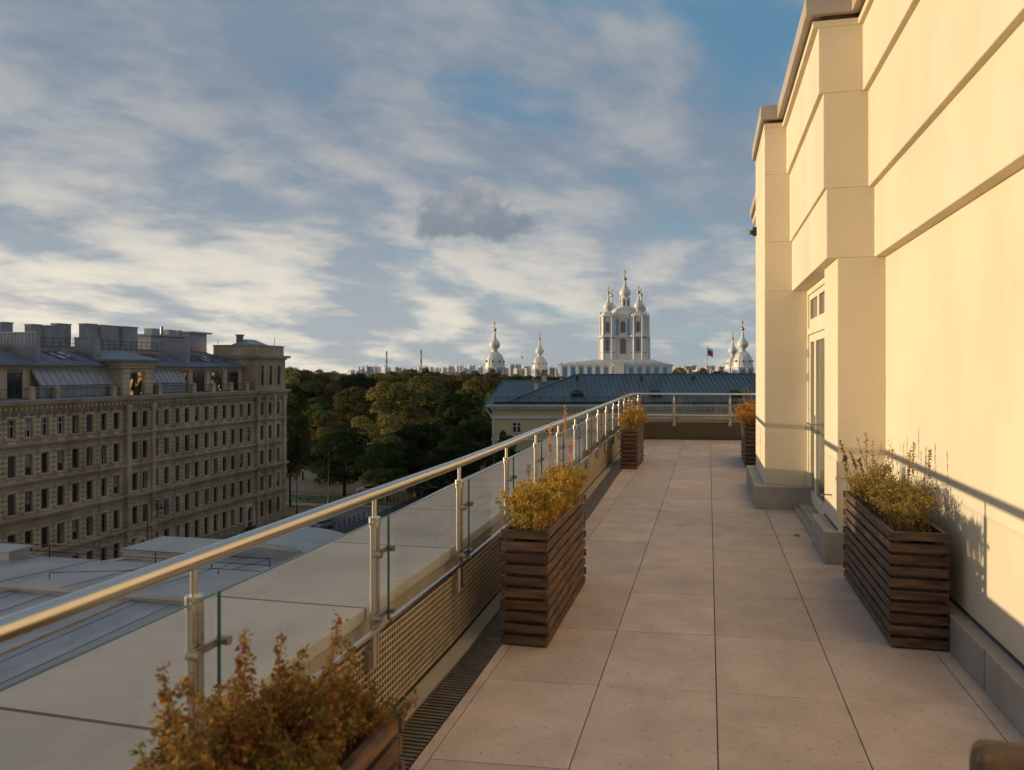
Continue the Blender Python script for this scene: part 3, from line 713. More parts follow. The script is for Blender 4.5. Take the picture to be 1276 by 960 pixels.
# ------------------------------------------------------------------ lower wing roof next to the terrace
lw = thing('lower_wing', 'low neighbouring wing with flat grey sheet metal roofs below the railing', 'building', (-17, 16, GZ))
m = MB(); m.box(-40, -2.42, 2, 24.0, GZ, -5.6); m.box(-21.4, -13.0, 24.01, 31, GZ, -6.4); m.build('wall', M['yellow'], lw)
m = MB()
def sheet(m, pts, t=.06): m.hexa([(x, y, z - t) for x, y, z in pts] + pts)
sheet(m, [(-41, -2, -5.45), (-2.4, -2, -5.45), (-2.4, 20.2, -5.05), (-41, 20.2, -5.05)])
m.cur = 1
for i in range(18):
    x = -40 + i * 2.15; m.bar((x, -2, -5.42), (x, 20.2, -5.02), .035, .045)
m.cur = 2
for i in range(36):
    x = -40.6 + i * 1.07; m.bar((x, -2, -5.445), (x, 20.2, -5.045), .012, .02)
m.build('near_roof', [M['zinc'], M['rib'], M['zinc_dark']], lw)
m = MB(); sheet(m, [(-41, 20.0, -4.82), (-9, 20.0, -4.82), (-9, 24.2, -5.08), (-41, 24.2, -5.08)], .12); m.cur = 1; m.box(-41, -9, 20.02, 20.06, -5.2, -4.95); m.cur = 0
for i in range(13): x = -40.3 + i * 2.4; m.bar((x, 20, -4.81), (x, 24.2, -5.07), .025, .035)
m.build('middle_roof', [M['zinc_pale'], M['zinc_dark']], lw)
m = MB(); sheet(m, [(-21.5, 24.3, -5.25), (-12.9, 24.3, -5.25), (-12.9, 31.2, -5.85), (-21.5, 31.2, -5.85)], .08)
for i in range(6): x = -21.0 + i * 1.6; m.bar((x, 24.3, -5.24), (x, 31.2, -5.84), .025, .04)
m.build('far_roof', M['zinc'], lw)
# barrel-vaulted roof light
m = MB(); N = 14; cx0, hw, rise, b0 = -16.6, 2.5, .80, -5.72
arc = [(cx0 + hw * math.cos(math.pi - math.pi * i / N), b0 + rise * math.sin(math.pi * i / N)) for i in range(N + 1)]
arc = [(-20.4, b0 - .05)] + arc + [(-12.9, b0 - .10)]
for (xa, za), (xb, zb) in zip(arc, arc[1:]): m.poly([(xa, 27.4, za), (xb, 27.4, zb), (xb, 31.2, zb - .1), (xa, 31.2, za - .1)])
for (xa, za), (xb, zb) in zip(arc, arc[1:]): m.poly([(xa, 27.41, -6.6), (xb, 27.41, -6.6), (xb, 27.41, zb - .03), (xa, 27.41, za - .03)])
m.build('vaulted_roof', M['zinc_pale'], lw)
m = MB(); m.box(-21.2, -18.6, 25.6, 27.9, -6.4, -5.05); m.cur = 1; m.box(-21.3, -18.5, 25.5, 28.0, -5.047, -5.0); m.build('roof_hatch', [M['zinc'], M['zinc_pale']], lw)
m = MB(); m.box(-27.5, -23.8, 23.1, 24.0, -5.3, -4.72); m.cur = 1; m.box(-27.6, -23.7, 23.0, 24.1, -4.717, -4.66); m.build('roof_hatch', [M['zinc'], M['zinc_pale']], lw)
m = MB()
for i in range(10): m.tube((-34 + i * 2.2, 24.05, -5.1), (-34 + i * 2.2, 24.05, -4.62), .018, n=5)
m.tube((-34, 24.05, -4.62), (-14.2, 24.05, -4.62), .016, n=5); m.tube((-34, 24.05, -4.85), (-14.2, 24.05, -4.85), .014, n=5)
m.build('snow_guard', M['iron'], lw)
m = MB(); m.path([(-20, 20.9, -4.66), (-15.5, 23.1, -4.80), (-9.2, 23.3, -4.85)], .011, 5); m.path([(-15.5, 23.1, -4.80), (-16.5, 27.0, -5.2)], .010, 5)
for p in ((-20, 20.9, -4.86), (-15.5, 23.1, -4.98), (-11, 23.25, -5.02)): m.tube(p, (p[0], p[1], p[2] + .18), .022, .015, 6)
m.build('roof_wire', M['iron'], lw)

# ------------------------------------------------------------------ big stone apartment building on the left
ab = thing('apartment_building', 'long brown stone apartment building with corner tower and grey metal roofs', 'building', (-73, 88, GZ))
FX = -66.0; BY0, BY1 = 58.0, 116.0
colsA = [60.28, 62.32, 64.35, 66.38, 68.40, 70.45, 72.48, 74.5, 76.57, 78.6]
bay = [81.35, 83.1]
colsB = [85.32, 87.34, 89.44, 91.42, 93.49, 95.6, 97.69, 99.77, 101.82, 103.92, 105.98]
twr = [109.07, 111.42, 113.8]
cols = colsA + bay + colsB + twr
rows = [(-5.0, -3.17), (-8.75, -6.72), (-12.42, -10.43), (-16.42, -14.36), (-20.45, -18.15)]
HW = .49
def fx(y): return FX + .25 if (80.0 < y < 84.8 or y > 107.7) else FX
m = MB()
rowz = [GZ] + [v for r in reversed(rows) for v in r] + [-1.9]
for k in range(0, len(rowz), 2):             # full-height-free bands between window rows
    z0, z1 = rowz[k], rowz[k + 1]
    for a, b in ((BY0, 80.0), (80.0, 84.8), (84.8, 107.7), (107.7, BY1)):
        m.ca = .45; m.box(-66.9, fx((a + b) / 2), a, b, z0, z1)
for (z0, z1) in rows:                           # piers between the windows
    edges = [BY0] + [e for y in cols for e in (y - HW, y + HW)] + [BY1]
    for k in range(0, len(edges), 2):
        a, b = edges[k], edges[k + 1]
        cuts = [a] + [c_ for c_ in (80.0, 84.8, 107.7) if a < c_ < b] + [b]
        for p, q in zip(cuts, cuts[1:]): m.ca = .5; m.box(-66.9, fx((p + q) / 2), p, q, z0, z1)
m.build('facade_wall', M['stone'], ab)
m = MB(); m.box(-84, -66.901, BY0 + .01, BY1 - .01, GZ, -1.15); m.build('core', M['stone'], ab)
# carved dressing: architraves, panels below the windows, blocks between them, rustication
m = MB()
for ri, (z0, z1) in enumerate(rows):
    for y in cols:
        x = fx(y) + .002; pr = .07
        m.ca = .8
        m.box(x, x + pr, y - HW - .16, y - HW - .01, z0 - .05, z1 + .14); m.box(x, x + pr, y + HW + .01, y + HW + .16, z0 - .05, z1 + .14)
        m.box(x, x + pr + .04, y - HW - .2, y + HW + .2, z1 + .143, z1 + .32)
        m.ca = .95; m.box(x, x + pr + .10, y - HW - .22, y + HW + .22, z0 - .16, z0 - .055)
        m.ca = 1.0
        for k in range(4):
            zz = z0 + .1 + k * .5
            for sg_ in (-1, 1): m.box(x, x + .075, y + sg_ * (HW + .31) - .14, y + sg_ * (HW + .31) + .14, zz, zz + .26)
        if ri < 4:
            m.ca = .9; m.box(x, x + .05, y - HW + .02, y + HW - .02, z0 - .85, z0 - .24)
        m.ca = .2
        if ri in (1, 2, 3):
            for zz in (z0 + .35, z1 - .55): m.box(x, x + .05, y + HW + .47, y + HW + .60, zz, zz + .45)
    if ri == 4:
        for k in range(8):
            zz = GZ + .3 + k * .52
            for a, b in zip([BY0 - HW] + cols, cols + [BY1 + HW]):
                if b - a > 1.6: m.ca = .6; xx = fx((a + b) / 2) + .003; m.box(xx, xx + .06, a + HW + .2, b - HW - .2, zz, zz + .42)
y = BY0 + .3
while y < BY1:
    m.ca = .1; x = fx(y) + .003
    m.box(x, x + .05, y, y + .62, -2.95, -2.5); y += 1.02
m.build('stone_dressing', M['stone'], ab)
for zz, pr, hh in ((-5.85, .22, .30), (-9.55, .20, .26), (-13.15, .34, .42), (-17.1, .30, .40)):
    m = MB(); m.ca = .7
    for a, b in ((BY0, 80.0), (80.0, 84.8), (84.8, 107.7), (107.7, BY1 + pr)):
        x = fx((a + b) / 2); m.box(x + .003, x + pr, a, b, zz, zz + hh * .55); m.box(x + .004, x + pr * 1.6, a, b, zz + hh * .55 + .003, zz + hh)
    m.build('string_course', M['stone'], ab)
for y, w in ((80.25, .55), (84.5, .55), (107.95, .5), (110.25, .4), (112.6, .4), (115.6, .7)):
    m = MB(); x = fx(y if y > 108 else 82) + .004; m.ca = .85; m.box(x, x + .26, y - w / 2, y + w / 2, -13.1, -2.2); m.ca = .95; m.box(x, x + .33, y - w / 2 - .1, y + w / 2 + .1, -2.7, -2.21)
    for k in range(11): m.ca = .6; m.box(x, x + .22 + (.06 if k % 2 else 0), y - w / 2 - (.1 if k % 2 else 0), y + w / 2 + (.1 if k % 2 else 0), GZ + .2 + k * .78, GZ + .9 + k * .78)
    m.build('pilaster', M['stone'], ab)
m = MB()
for a, b in ((BY0, 80.0), (80.0, 84.8), (84.8, 107.7), (107.7, BY1 + .6)):
    x = fx((a + b) / 2); m.ca = .6; m.box(-68, x + .25, a, b, -1.9, -1.66); m.ca = .8; m.box(-68, x + .62, a, b, -1.657, -1.40); m.cur = 1; m.ca = .8; m.box(-68, x + .78, a - .001, b + .001, -1.397, -1.22); m.cur = 0
y = BY0 + .2
while y < BY1: 
    m.ca = .9; x = fx(y); m.box(x + .002, x + .5, y, y + .2, -2.2, -1.92); y += .62
m.build('cornice', [M['stone'], M['zinc']], ab)
# windows: every one its own part, pane a sub-part (built once, copied)
def window_pair(white):
    mf = MB(); t = .055
    mf.box(-.05, .03, -HW, -HW + t, 0, 1); mf.box(-.05, .03, HW - t, HW, 0, 1); mf.box(-.049, .029, -HW + t, HW - t, 0, .04); mf.box(-.049, .029, -HW + t, HW - t, .96, 1); mf.box(-.048, .025, -.03, .03, .04, .96); mf.box(-.047, .024, -HW + t, HW - t, .66, .70)
    mp = MB(); mp.box(-.02, -.005, -HW + .01, HW - .01, .01, .99)
    return mf, mp
wf, wp = window_pair(False)
M['pane_sky'] = pmat('window_pane_pale', (.085, .095, .11), .08, var=.5, scale=.7, spec=.9)
def pane_mesh(kind):
    k = MB(); k.v = list(wp.v); k.f = list(wp.f); k.mi = list(wp.mi); k.a = list(wp.a)
    if kind == 2: k.cur = 1; z = rng.uniform(.3, .55); k.box(-.004, .0, -HW + .05, HW - .05, z, .97)
    if kind == 3: k.cur = 1; k.box(-.004, .0, -HW + .05, -HW + .26, .03, .97); k.box(-.004, .0, HW - .22, HW - .05, .03, .97)
    o = k.build('pane', [M['pane_sky'] if kind == 1 else M['pane'], M['curtain']], None); return o
M['curtain'] = pmat('curtain', (.30, .27, .23), .8, var=.2, scale=3)
panes = {}
wid = 0; proto = {}
bright = [(2, 0), (3, 0), (4, 0), (5, 0)]
for ri, (z0, z1) in enumerate(rows):
    for ci, y in enumerate(cols):
        if ri == 4 and (ci in (10, 11) or ci == 22 or ci < 5): continue
        if ri == 0 and ci < 1: continue
        if ri in (1, 2, 3) and ci < 1: continue
        key = 'w' if (ci, ri) in bright else 'b'
        if key not in proto:
            fo = wf.build('window', M['winwhite'] if key == 'w' else M['winframe'], None); proto[key] = fo
        else:
            fo = proto[key].copy(); COL.objects.link(fo)
        kd = rng.choice((0, 0, 0, 0, 0, 1, 2, 3))
        if kd not in panes: p = panes[kd] = pane_mesh(kd)
        else: p = panes[kd].copy(); COL.objects.link(p)
        p.parent = fo
        fo.parent = ab; fo.location = Vector((fx(y) - .28 + rng.uniform(-.02, .02), y, z0)) - Vector(ab['_w']); fo.scale = (1, 1, z1 - z0); wid += 1
        p.rotation_euler = (0, rng.uniform(-.04, .04), rng.uniform(-.06, .06))
# arched portals
for y in (82.2, 105.95):
    m = MB(); x = fx(y) + .01; N = 12
    pts = [(y - .75, GZ), (y + .75, GZ), (y + .75, GZ + 2.5)] + [(y + .75 * math.cos(math.pi * i / N), GZ + 2.5 + .75 * math.sin(math.pi * i / N)) for i in range(1, N)] + [(y - .75, GZ + 2.5)]
    m.faces([(x + .02, a, b) for a, b in pts], [tuple(range(len(pts)))])
    m.cur = 1; m.ca = .85
    for i in range(N):
        w0, w1 = math.pi * i / N, math.pi * (i + 1) / N
        q = [(y + r * math.cos(w), GZ + 2.5 + r * math.sin(w)) for r, w in ((.8, w0), (1.25, w0), (1.25, w1), (.8, w1))]
        m.hexa([(x, a, b) for a, b in q] + [(x + .3, a, b) for a, b in q])
    m.box(x, x + .3, y - 1.25, y - .8, GZ, GZ + 2.5); m.box(x, x + .3, y + .8, y + 1.25, GZ, GZ + 2.5)
    m.build('portal', [M['winframe'], M['stone']], ab)
for y in (76.05, 88.96, 108.25):
    m = MB(); x = fx(y) + .14; m.tube((x, y, GZ), (x, y, -2.3), .07, n=8); m.path([(x, y, -2.3), (x + .05, y - .2, -2.0), (x + .4, y - .6, -1.5)], .07, 8); m.build('downpipe', M['zinc_pale'], ab)
# corner tower top
m = MB(); m.ca = .6; m.box(-72, FX + .25, 107.5, BY1, -1.2, 3.45)
m.ca = .8; m.box(-72.2, FX + .45, 107.3, BY1 + .25, 3.453, 3.7); m.box(-72.3, FX + .85, 107.1, BY1 + .6, 3.703, 3.92); m.ca = .7; m.box(-73, FX + .1, 107.5, BY1 - .2, 4.1, 5.5)
for yy in (107.9, 110.2, 112.7, 115.3): m.ca = .85; m.box(FX + .102, FX + .18, yy - .3, yy + .3, 4.1, 5.45)
m.cur = 1; m.box(-72.4, FX + .9, 107.0, BY1 + .65, 3.923, 4.09); m.box(-73.1, FX + .22, 107.4, BY1 - .1, 5.503, 5.63)
m.build('corner_tower', [M['stone'], M['zinc']], ab)
for y in twr:
    m = MB(); x = FX + .256; N = 10
    pts = [(y - .5, -.42), (y + .5, -.42), (y + .5, 2.1)] + [(y + .5 * math.cos(math.pi * i / N), 2.1 + .5 * math.sin(math.pi * i / N)) for i in range(1, N)] + [(y - .5, 2.1)]
    m.faces([(x, a, b) for a, b in pts], [tuple(range(len(pts)))])
    f = MB(); f.ca = .85
    for i in range(N):
        w0, w1 = math.pi * i / N, math.pi * (i + 1) / N
        q = [(y + r * math.cos(w), 2.1 + r * math.sin(w)) for r, w in ((.5, w0), (.72, w0), (.72, w1), (.5, w1))]
        f.hexa([(x - .004, a, b) for a, b in q] + [(x + .16, a, b) for a, b in q])
    f.box(x - .004, x + .16, y - .72, y - .5, -.5, 2.1); f.box(x - .004, x + .16, y + .5, y + .72, -.5, 2.1); f.cur = 1; f.box(x + .001, x + .06, y - .03, y + .03, -.42, 2.55); f.box(x + .002, x + .055, y - .5, y + .5, 1.2, 1.26)
    fo = f.build('arched_window', [M['stone'], M['winframe']], ab); m.build('pane', M['pane'], fo)
m = MB(); m.prism([(-70.5, 108.6), (-67.3, 108.6), (-67.3, 113.4), (-70.5, 113.4)], 5.63, 5.8); m.faces([(-70.4, 108.7, 5.8), (-67.4, 108.7, 5.8), (-67.4, 113.3, 5.8), (-70.4, 113.3, 5.8), (-68.9, 109.6, 6.55), (-68.9, 112.4, 6.55)], [(0, 1, 4), (1, 2, 5, 4), (2, 3, 5), (3, 0, 4, 5)])
m.build('roof_lantern', M['zinc_pale'], ab)
m = MB(); m.box(-70.0, -69.2, 108.9, 109.6, 5.63, 7.05); m.box(-70.1, -69.1, 108.8, 109.7, 7.053, 7.25); m.tube((-67.2, 115.2, 5.6), (-67.2, 115.2, 7.0), .05, n=6); m.tube((-71, 105.7, 4.4), (-71, 105.7, 6.3), .04, n=6); m.build('roof_vent', M['zinc_dark'], ab)
# attic storey
m = MB(); m.ca = .5; m.box(-72, -68.0, BY0, 107.5, -1.2, 2.1); m.box(-81.9, -72.003, BY0 + .02, 107.2, -1.14, 4.19); m.hexa([(-72.004, BY0 + .03, 2.1), (-68.1, BY0 + .03, 2.1), (-68.1, BY0 + .4, 2.1), (-72.004, BY0 + .4, 2.1), (-72.004, BY0 + .03, 3.68), (-68.1, BY0 + .03, 2.38), (-68.1, BY0 + .4, 2.38), (-72.004, BY0 + .4, 3.68)]); m.ca = .8; m.box(-72, -67.75, BY0, 107.4, 1.85, 2.2)
for y in [62.3, 65.2, 68.0, 91.0, 94.8, 98.8, 102.8, 106.6]: m.ca = .85; m.box(-68.05, -67.85, y - .45, y + .45, -1.2, 1.85)
m.build('attic_wall', M['stone'], ab)
for y, w in ((63.6, 1.1), (66.6, 1.25), (92.9, 1.2), (96.7, 1.25), (100.8, 1.25), (104.9, 1.2)):
    f = MB(); x = -67.99; f.box(x, x + .07, y - w, y - w + .1, -1.1, 1.5); f.box(x, x + .07, y + w - .1, y + w, -1.1, 1.5); f.box(x, x + .07, y - w, y + w, 1.42, 1.52); f.box(x, x + .065, y - .05, y + .05, -1.1, 1.42); f.box(x, x + .06, y - w, y + w, .72, .8)
    fo = f.build('attic_window', M['winframe'], ab); p = MB(); p.box(x - .005, x + .02, y - w + .05, y + w - .05, -1.15, 1.45); p.build('pane', M['lit'] if y in (92.9, 100.8) else M['pane'], fo)
m = MB(); m.ca = .7
sheet(m, [(-74, BY0, 4.5), (-67.45, BY0, 2.32), (-67.45, 107.3, 2.32), (-74, 107.3, 4.5)][::-1], .12)
m.box(-82, -74.0, BY0, 107.3, 4.2, 4.6); m.ca = .5; m.box(-67.5, -67.3, BY0, 107.35, 2.18, 2.36)
y = BY0
while y < 107: m.ca = .85; m.bar((-74, y, 4.52), (-67.45, y, 2.34), .05, .07); y += .75
m.build('main_roof', M['roofblue'], ab)
def on_roof(x): return 2.34 + (-67.45 - x) * (4.5 - 2.32) / 6.55
for y in (60.6, 63.2, 74.5, 76.0, 78.7, 80.0, 90.3, 91.7, 97.6, 99.4, 101.0, 102.6, 105.2):
    f = MB()
    for xa, xb in ((-71.8, -70.6), (-70.3, -69.1)):
        f.hexa([(xa, y - .45, on_roof(xa) + .02), (xb, y - .45, on_roof(xb) + .02), (xb, y + .45, on_roof(xb) + .02), (xa, y + .45, on_roof(xa) + .02), (xa, y - .45, on_roof(xa) + .14), (xb, y - .45, on_roof(xb) + .14), (xb, y + .45, on_roof(xb) + .14), (xa, y + .45, on_roof(xa) + .14)])
    fo = f.build('skylight', M['zinc_dark'], ab)
    for xa, xb in ((-71.7, -70.7), (-70.2, -69.2)): p = MB(); p.poly([(xb, y - .36, on_roof(xb) + .15), (xb, y + .36, on_roof(xb) + .15), (xa, y + .36, on_roof(xa) + .15), (xa, y - .36, on_roof(xa) + .15)]); p.build('pane', M['pane'], fo)
for (xr, xl, y, zt) in ((-68.5, -73.6, 69.9, 5.7), (-69.5, -72.6, 79.6, 5.56), (-69.0, -73.4, 95.7, 5.9), (-69.0, -73.6, 60.2, 5.7)):
    m = MB(); zr, zl = on_roof(xr), on_roof(xl); m.ca = .55
    m.hexa([(xl, y, zl - .2), (xr, y, zr - .2), (xr, y + .5, zr - .2), (xl, y + .5, zl - .2), (xl, y, zt), (xr, y, zt), (xr, y + .5, zt), (xl, y + .5, zt)])
    k = xl
    while k < xr: m.ca = .9; m.box(k, k + .04, y - .04, y, on_roof(k) - .1, zt - .02); k += .45
    m.ca = .3; m.box(xl - .05, xr + .06, y - .07, y + .57, zt + .002, zt + .08); m.build('fire_wall', M['zinc'], ab)
# chimney stacks, all clad in sheet metal
for (a, b, zt, xo) in ((72.85, 74.3, 7.0, 0), (76.9, 78.3, 7.0, 0), (78.6, 79.7, 6.95, .4), (79.95, 81.6, 7.0, 0), (82.0, 84.1, 7.4, -1.2), (85.15, 87.1, 7.55, 0), (87.5, 88.6, 7.5, .3), (88.85, 91.4, 7.55, -.3), (91.75, 94.6, 7.55, 0)):
    m = MB(); xc = -76 + xo; m.ca = rng.uniform(.4, .7); m.box(xc - 1.0, xc, a, b, 4.4, zt)
    k = a + .1
    while k < b: m.ca = .9; m.box(xc, xc + .03, k, k + .035, 4.6, zt - .05); k += .38
    k = xc - .95
    while k < xc: m.ca = .9; m.box(k, k + .035, a - .03, a, 4.6, zt - .05); k += .38
    m.ca = .3; m.box(xc - 1.08, xc + .08, a - .08, b + .08, zt + .002, zt + .12); m.build('chimney_stack', M['zinc'], ab)
m = MB(); m.ca = .5; m.box(-78, -75.6, 96.8, 104.6, 4.4, 6.6); m.ca = .3; m.box(-78.2, -75.2, 96.5, 104.8, 6.603, 6.85); m.ca = .6
for a, b in ((97.8, 99.4), (101.4, 103.0), (103.6, 104.5)): m.box(-77.5, -76.2, a, b, 6.853, 7.7)
m.tube((-76.6, 100.4, 6.85), (-76.6, 100.4, 8.1), .2, n=8)
m.ca = .55; m.box(-78, -75.6, 105.2, 109.6, 4.4, 7.35); m.ca = .3; m.box(-78.2, -75.0, 104.9, 110.2, 7.353, 7.6)
m.build('plant_room', M['zinc'], ab)
m = MB()
for i in range(23): m.tube((-74.1, 74 + i, 4.5), (-74.1, 74 + i, 5.5), .03, n=5)
m.tube((-74.1, 74, 5.5), (-74.1, 96, 5.5), .03, n=5); m.tube((-74.1, 74, 5.0), (-74.1, 96, 5.0), .025, n=5); m.build('roof_railing', M['iron'], ab)
# sloping sheet-metal canopies over the attic balcony
for a, b in ((68.5, 79.4), (84.75, 92.2)):
    m = MB(); m.ca = .7
    m.hexa([(-68.0, a, 1.9), (-66.72, a, .05), (-66.72, b, .05), (-68.0, b, 1.9), (-68.0, a, 2.17), (-66.55, a, .17), (-66.55, b, .17), (-68.0, b, 2.17)])
    m.ca = .5; m.box(-67.9, -66.73, a + .1, b - .1, -1.21, .06)
    k = a
    while k <= b: m.ca = .15; m.bar((-67.98, k, 2.19), (-66.55, k, .19), .07, .08); m.ca = .8; m.box(-66.73, -66.69, k, k + .06, -1.2, .03); k += .92
    m.build('balcony_canopy', M['zinc_pale'], ab)
# bay in the middle of the attic
m = MB(); m.ca = .6; m.box(-69, FX + .1, 79.4, 80.75, -1.2, 2.0); m.box(-69, FX + .1, 83.2, 84.72, -1.2, 2.0); m.box(-69, FX + .1, 80.75, 83.2, 1.5, 2.0); m.ca = .85; m.box(-69, FX + .3, 79.2, 84.9, 2.003, 2.35); m.box(-69, FX + .5, 79.0, 85.1, 2.353, 2.7)
for k in range(5): m.ca = .9; m.box(FX + .102, FX + .18, 79.5, 80.7, -1.0 + k * .6, -.5 + k * .6); m.box(FX + .102, FX + .18, 83.3, 84.6, -1.0 + k * .6, -.5 + k * .6)
m.build('attic_bay', M['stone'], ab)
f = MB(); f.box(-66.3, -66.2, 81.93, 82.02, -1.15, 1.5); f.box(-66.3, -66.2, 80.75, 83.2, .9, .98); fo = f.build('attic_window', M['winframe'], ab); p = MB(); p.box(-66.4, -66.32, 80.75, 83.2, -1.15, 1.5); p.build('pane', M['lit'], fo)
m = MB(); m.ca = .5; m.faces([(-70.5, 78.6, 2.71), (FX + .8, 78.6, 2.71), (FX + .8, 85.5, 2.71), (-70.5, 85.5, 2.71), (-70.5, 78.6, 3.0), (FX + .8, 78.6, 3.0), (FX + .8, 85.5, 3.0), (-70.5, 85.5, 3.0), (-70.5, 81.5, 4.1), (-68.6, 81.5, 4.1), (-68.6, 82.6, 4.1), (-70.5, 82.6, 4.1)],
    [(3, 2, 1, 0), (0, 1, 5, 4), (1, 2, 6, 5), (2, 3, 7, 6), (4, 5, 9, 8), (5, 6, 10, 9), (6, 7, 11, 10), (8, 9, 10, 11)]); m.build('bay_roof', M['roofblue'], ab)
# balustrade posts and railing on the cornice
for y in (62.0, 66.9, 70.2, 78.4, 86.2, 93.1, 97.3, 101.6, 105.7):
    m = MB(); m.ca = .8; m.box(-66.55, -65.95, y - .3, y + .3, -1.21, -.1); m.cur = 1; m.faces([(-66.62, y - .38, -.1), (-65.88, y - .38, -.1), (-65.88, y + .38, -.1), (-66.62, y + .38, -.1), (-66.25, y, .14)], [(3, 2, 1, 0), (0, 1, 4), (1, 2, 4), (2, 3, 4), (3, 0, 4)])
    m.build('balustrade_post', [M['stone'], M['zinc_pale']], ab)
m = MB()
for a, b in ((BY0, 79.3), (84.9, 107.3)):
    m.tube((-66.2, a, -.15), (-66.2, b, -.15), .03, n=5); m.tube((-66.2, a, -1.05), (-66.2, b, -1.05), .025, n=5); k = a
    while k < b: m.tube((-66.2, k, -1.2), (-66.2, k, -.15), .016, n=4, caps=False); k += .28
m.build('balcony_railing', M['iron'], ab)

# ------------------------------------------------------------------ street furniture, cars
def lamp(name, loc, h, label, arm):
    o = thing(name, label, 'street lamp', loc, 'street lamps below the terrace'); x, y, z = loc
    m = MB(); m.lathe([(.22, 0), (.22, .3), (.14, .5), (.12, 1.3), (.07, 1.5), (.05, h * .7), (.045, h)], 10, loc); m.build('post', M['iron'], o, auto=50)
    m = MB(); m.path([(x, y, z + h * .92), (x, y, z + h + .25), (x + arm[0] * .4, y + arm[1] * .4, z + h + .55), (x + arm[0] * .85, y + arm[1] * .85, z + h + .4), (x + arm[0], y + arm[1], z + h)], .035, 6); m.build('arm', M['iron'], o)
    m = MB(); m.lathe([(.04, 0), (.10, -.08), (.30, -.30), (.31, -.36)], 12, (x + arm[0], y + arm[1], z + h)); m.build('lamp_head', M['iron'], o, auto=40)
    m = MB(); m.lathe([(.10, -.37), (.20, -.40), (.17, -.52), (.05, -.6)], 12, (x + arm[0], y + arm[1], z + h)); m.build('lamp_glass', M['winwhite'], o, auto=40)
lamp('street_lamp', (-59.0, 75.0, GZ), 8.8, 'tall curved street lamp in front of the stone facade', (1.5, .3))
lamp('street_lamp', (-65.2, 130.0, GZ), 10.3, 'tall street lamp at the edge of the park before the trees', (1.3, -.2))
lamp('street_lamp', (-64.6, 117.6, GZ), 7.8, 'street lamp just beyond the corner of the stone building', (1.0, .4))
def car(loc, rz, colr, label):
    o = thing('parked_car', label, 'car', (0, 0, 0), 'cars parked along the bollards')
    body = pmat('car_paint', colr, .3, .2, var=.05, coat=.6)
    prof = [(-2.15, .30), (-2.2, .62), (-2.1, .86), (-1.75, .94), (-1.2, 1.40), (-.4, 1.47), (.35, 1.42), (1.05, .98), (1.9, .85), (2.15, .68), (2.18, .32)]
    m = MB(); n = len(prof)
    def wid(z): return .88 if z < .95 else .88 - (z - .95) * .45
    m.faces([(-wid(z), y, z) for y, z in prof] + [(wid(z), y, z) for y, z in prof], [tuple(range(n)), tuple(range(2 * n - 1, n - 1, -1))] + [(i, n + i, n + (i + 1) % n, (i + 1) % n) for i in range(n)])
    m.build('body', body, o, bevel=.05)
    for nm, a, b in (('windscreen', (.36, 1.41), (1.02, 1.0)), ('rear_window', (-1.22, 1.38), (-1.70, .97))):
        m = MB(); s_ = 1 if nm == 'windscreen' else -1
        m.poly([(-.62, a[0] + .03 * s_, a[1] + .01), (.62, a[0] + .03 * s_, a[1] + .01), (.78, b[0] + .03 * s_, b[1] + .02), (-.78, b[0] + .03 * s_, b[1] + .02)]); m.build(nm, M['pane'], o)
    for s_ in (-1, 1):
        m = MB(); m.poly([(s_ * .888, .85, 1.0), (s_ * .888, -1.5, 1.0), (s_ * .715, -1.1, 1.34), (s_ * .70, .28, 1.37)]); m.build('side_window', M['pane'], o)
        for yy in (1.35, -1.3):
            m = MB(); m.tube((s_ * .70, yy, .32), (s_ * .90, yy, .32), .32, n=18); w = m.build('wheel', M['black'], o, auto=40); m = MB(); m.tube((s_ * .9, yy, .32), (s_ * .915, yy, .32), .2, n=14); m.build('rim', M['zinc_pale'], w)
        m = MB(); m.box(s_ * .62 - .17, s_ * .62 + .17, 2.13, 2.19, .62, .76); m.build('headlight', M['winwhite'], o)
        m = MB(); m.box(s_ * .72 - .1, s_ * .72 + .1, -2.215, -2.16, .66, .84); m.build('tail_light', M['brick'], o)
    m = MB(); m.box(-.25, .25, 2.175, 2.2, .42, .53); m.build('number_plate', M['winwhite'], o)
    o.location = loc; o.rotation_euler = (0, 0, rz); o['_w'] = tuple(loc)
car((-56.6, 102.6, GZ), R(172), (.45, .47, .5), 'pale silver car parked at the near end of the bollard row')
car((-55.5, 108.6, GZ), R(172), (.10, .12, .16), 'dark blue grey car parked behind the silver car')
car((-63.5, 143.5, GZ + .02), R(95), (.5, .5, .5), 'light grey car standing at the park edge under the trees')
car((-62.6, 101.5, GZ), R(176), (.06, .065, .07), 'black car parked close to the stone facade')
bo = None; bm_ = MB(); bm_.lathe([(.11, 0), (.11, .12), (.075, .16), (.07, .78), (.10, .82), (.10, .9), (.05, .98)], 10)
for i in range(26):
    y = 104.5 + i * 1.75
    if bo is None:
        bo = bm_.build('bollard', M['iron'], auto=40); b = bo
    else: b = bo.copy(); COL.objects.link(b)
    b.location = (-53.35, y, GZ); tag(b, 'black iron bollard in the row along the street kerb', 'bollard', 'bollards along the kerb')
fe = thing('park_fence', 'low dark iron fence along the edge of the park lawn', 'fence', (-72, 134.2, GZ))
m = MB(); x = -82
while x < -58: m.tube((x, 134.2, GZ), (x, 134.2, GZ + 1.15), .04, n=5); x += 1.9
m.build('fence_post', M['iron'], fe)
m = MB(); m.tube((-82, 134.2, GZ + 1.1), (-58, 134.2, GZ + 1.1), .03, n=5); m.tube((-82, 134.2, GZ + .35), (-58, 134.2, GZ + .35), .025, n=5); m.build('fence_rail', M['iron'], fe)
teal = pmat('teal_paint', (.02, .16, .14), .5, var=.1)
be = thing('park_bench', 'teal bench standing in front of the park fence', 'bench', (-71.3, 132.4, GZ))
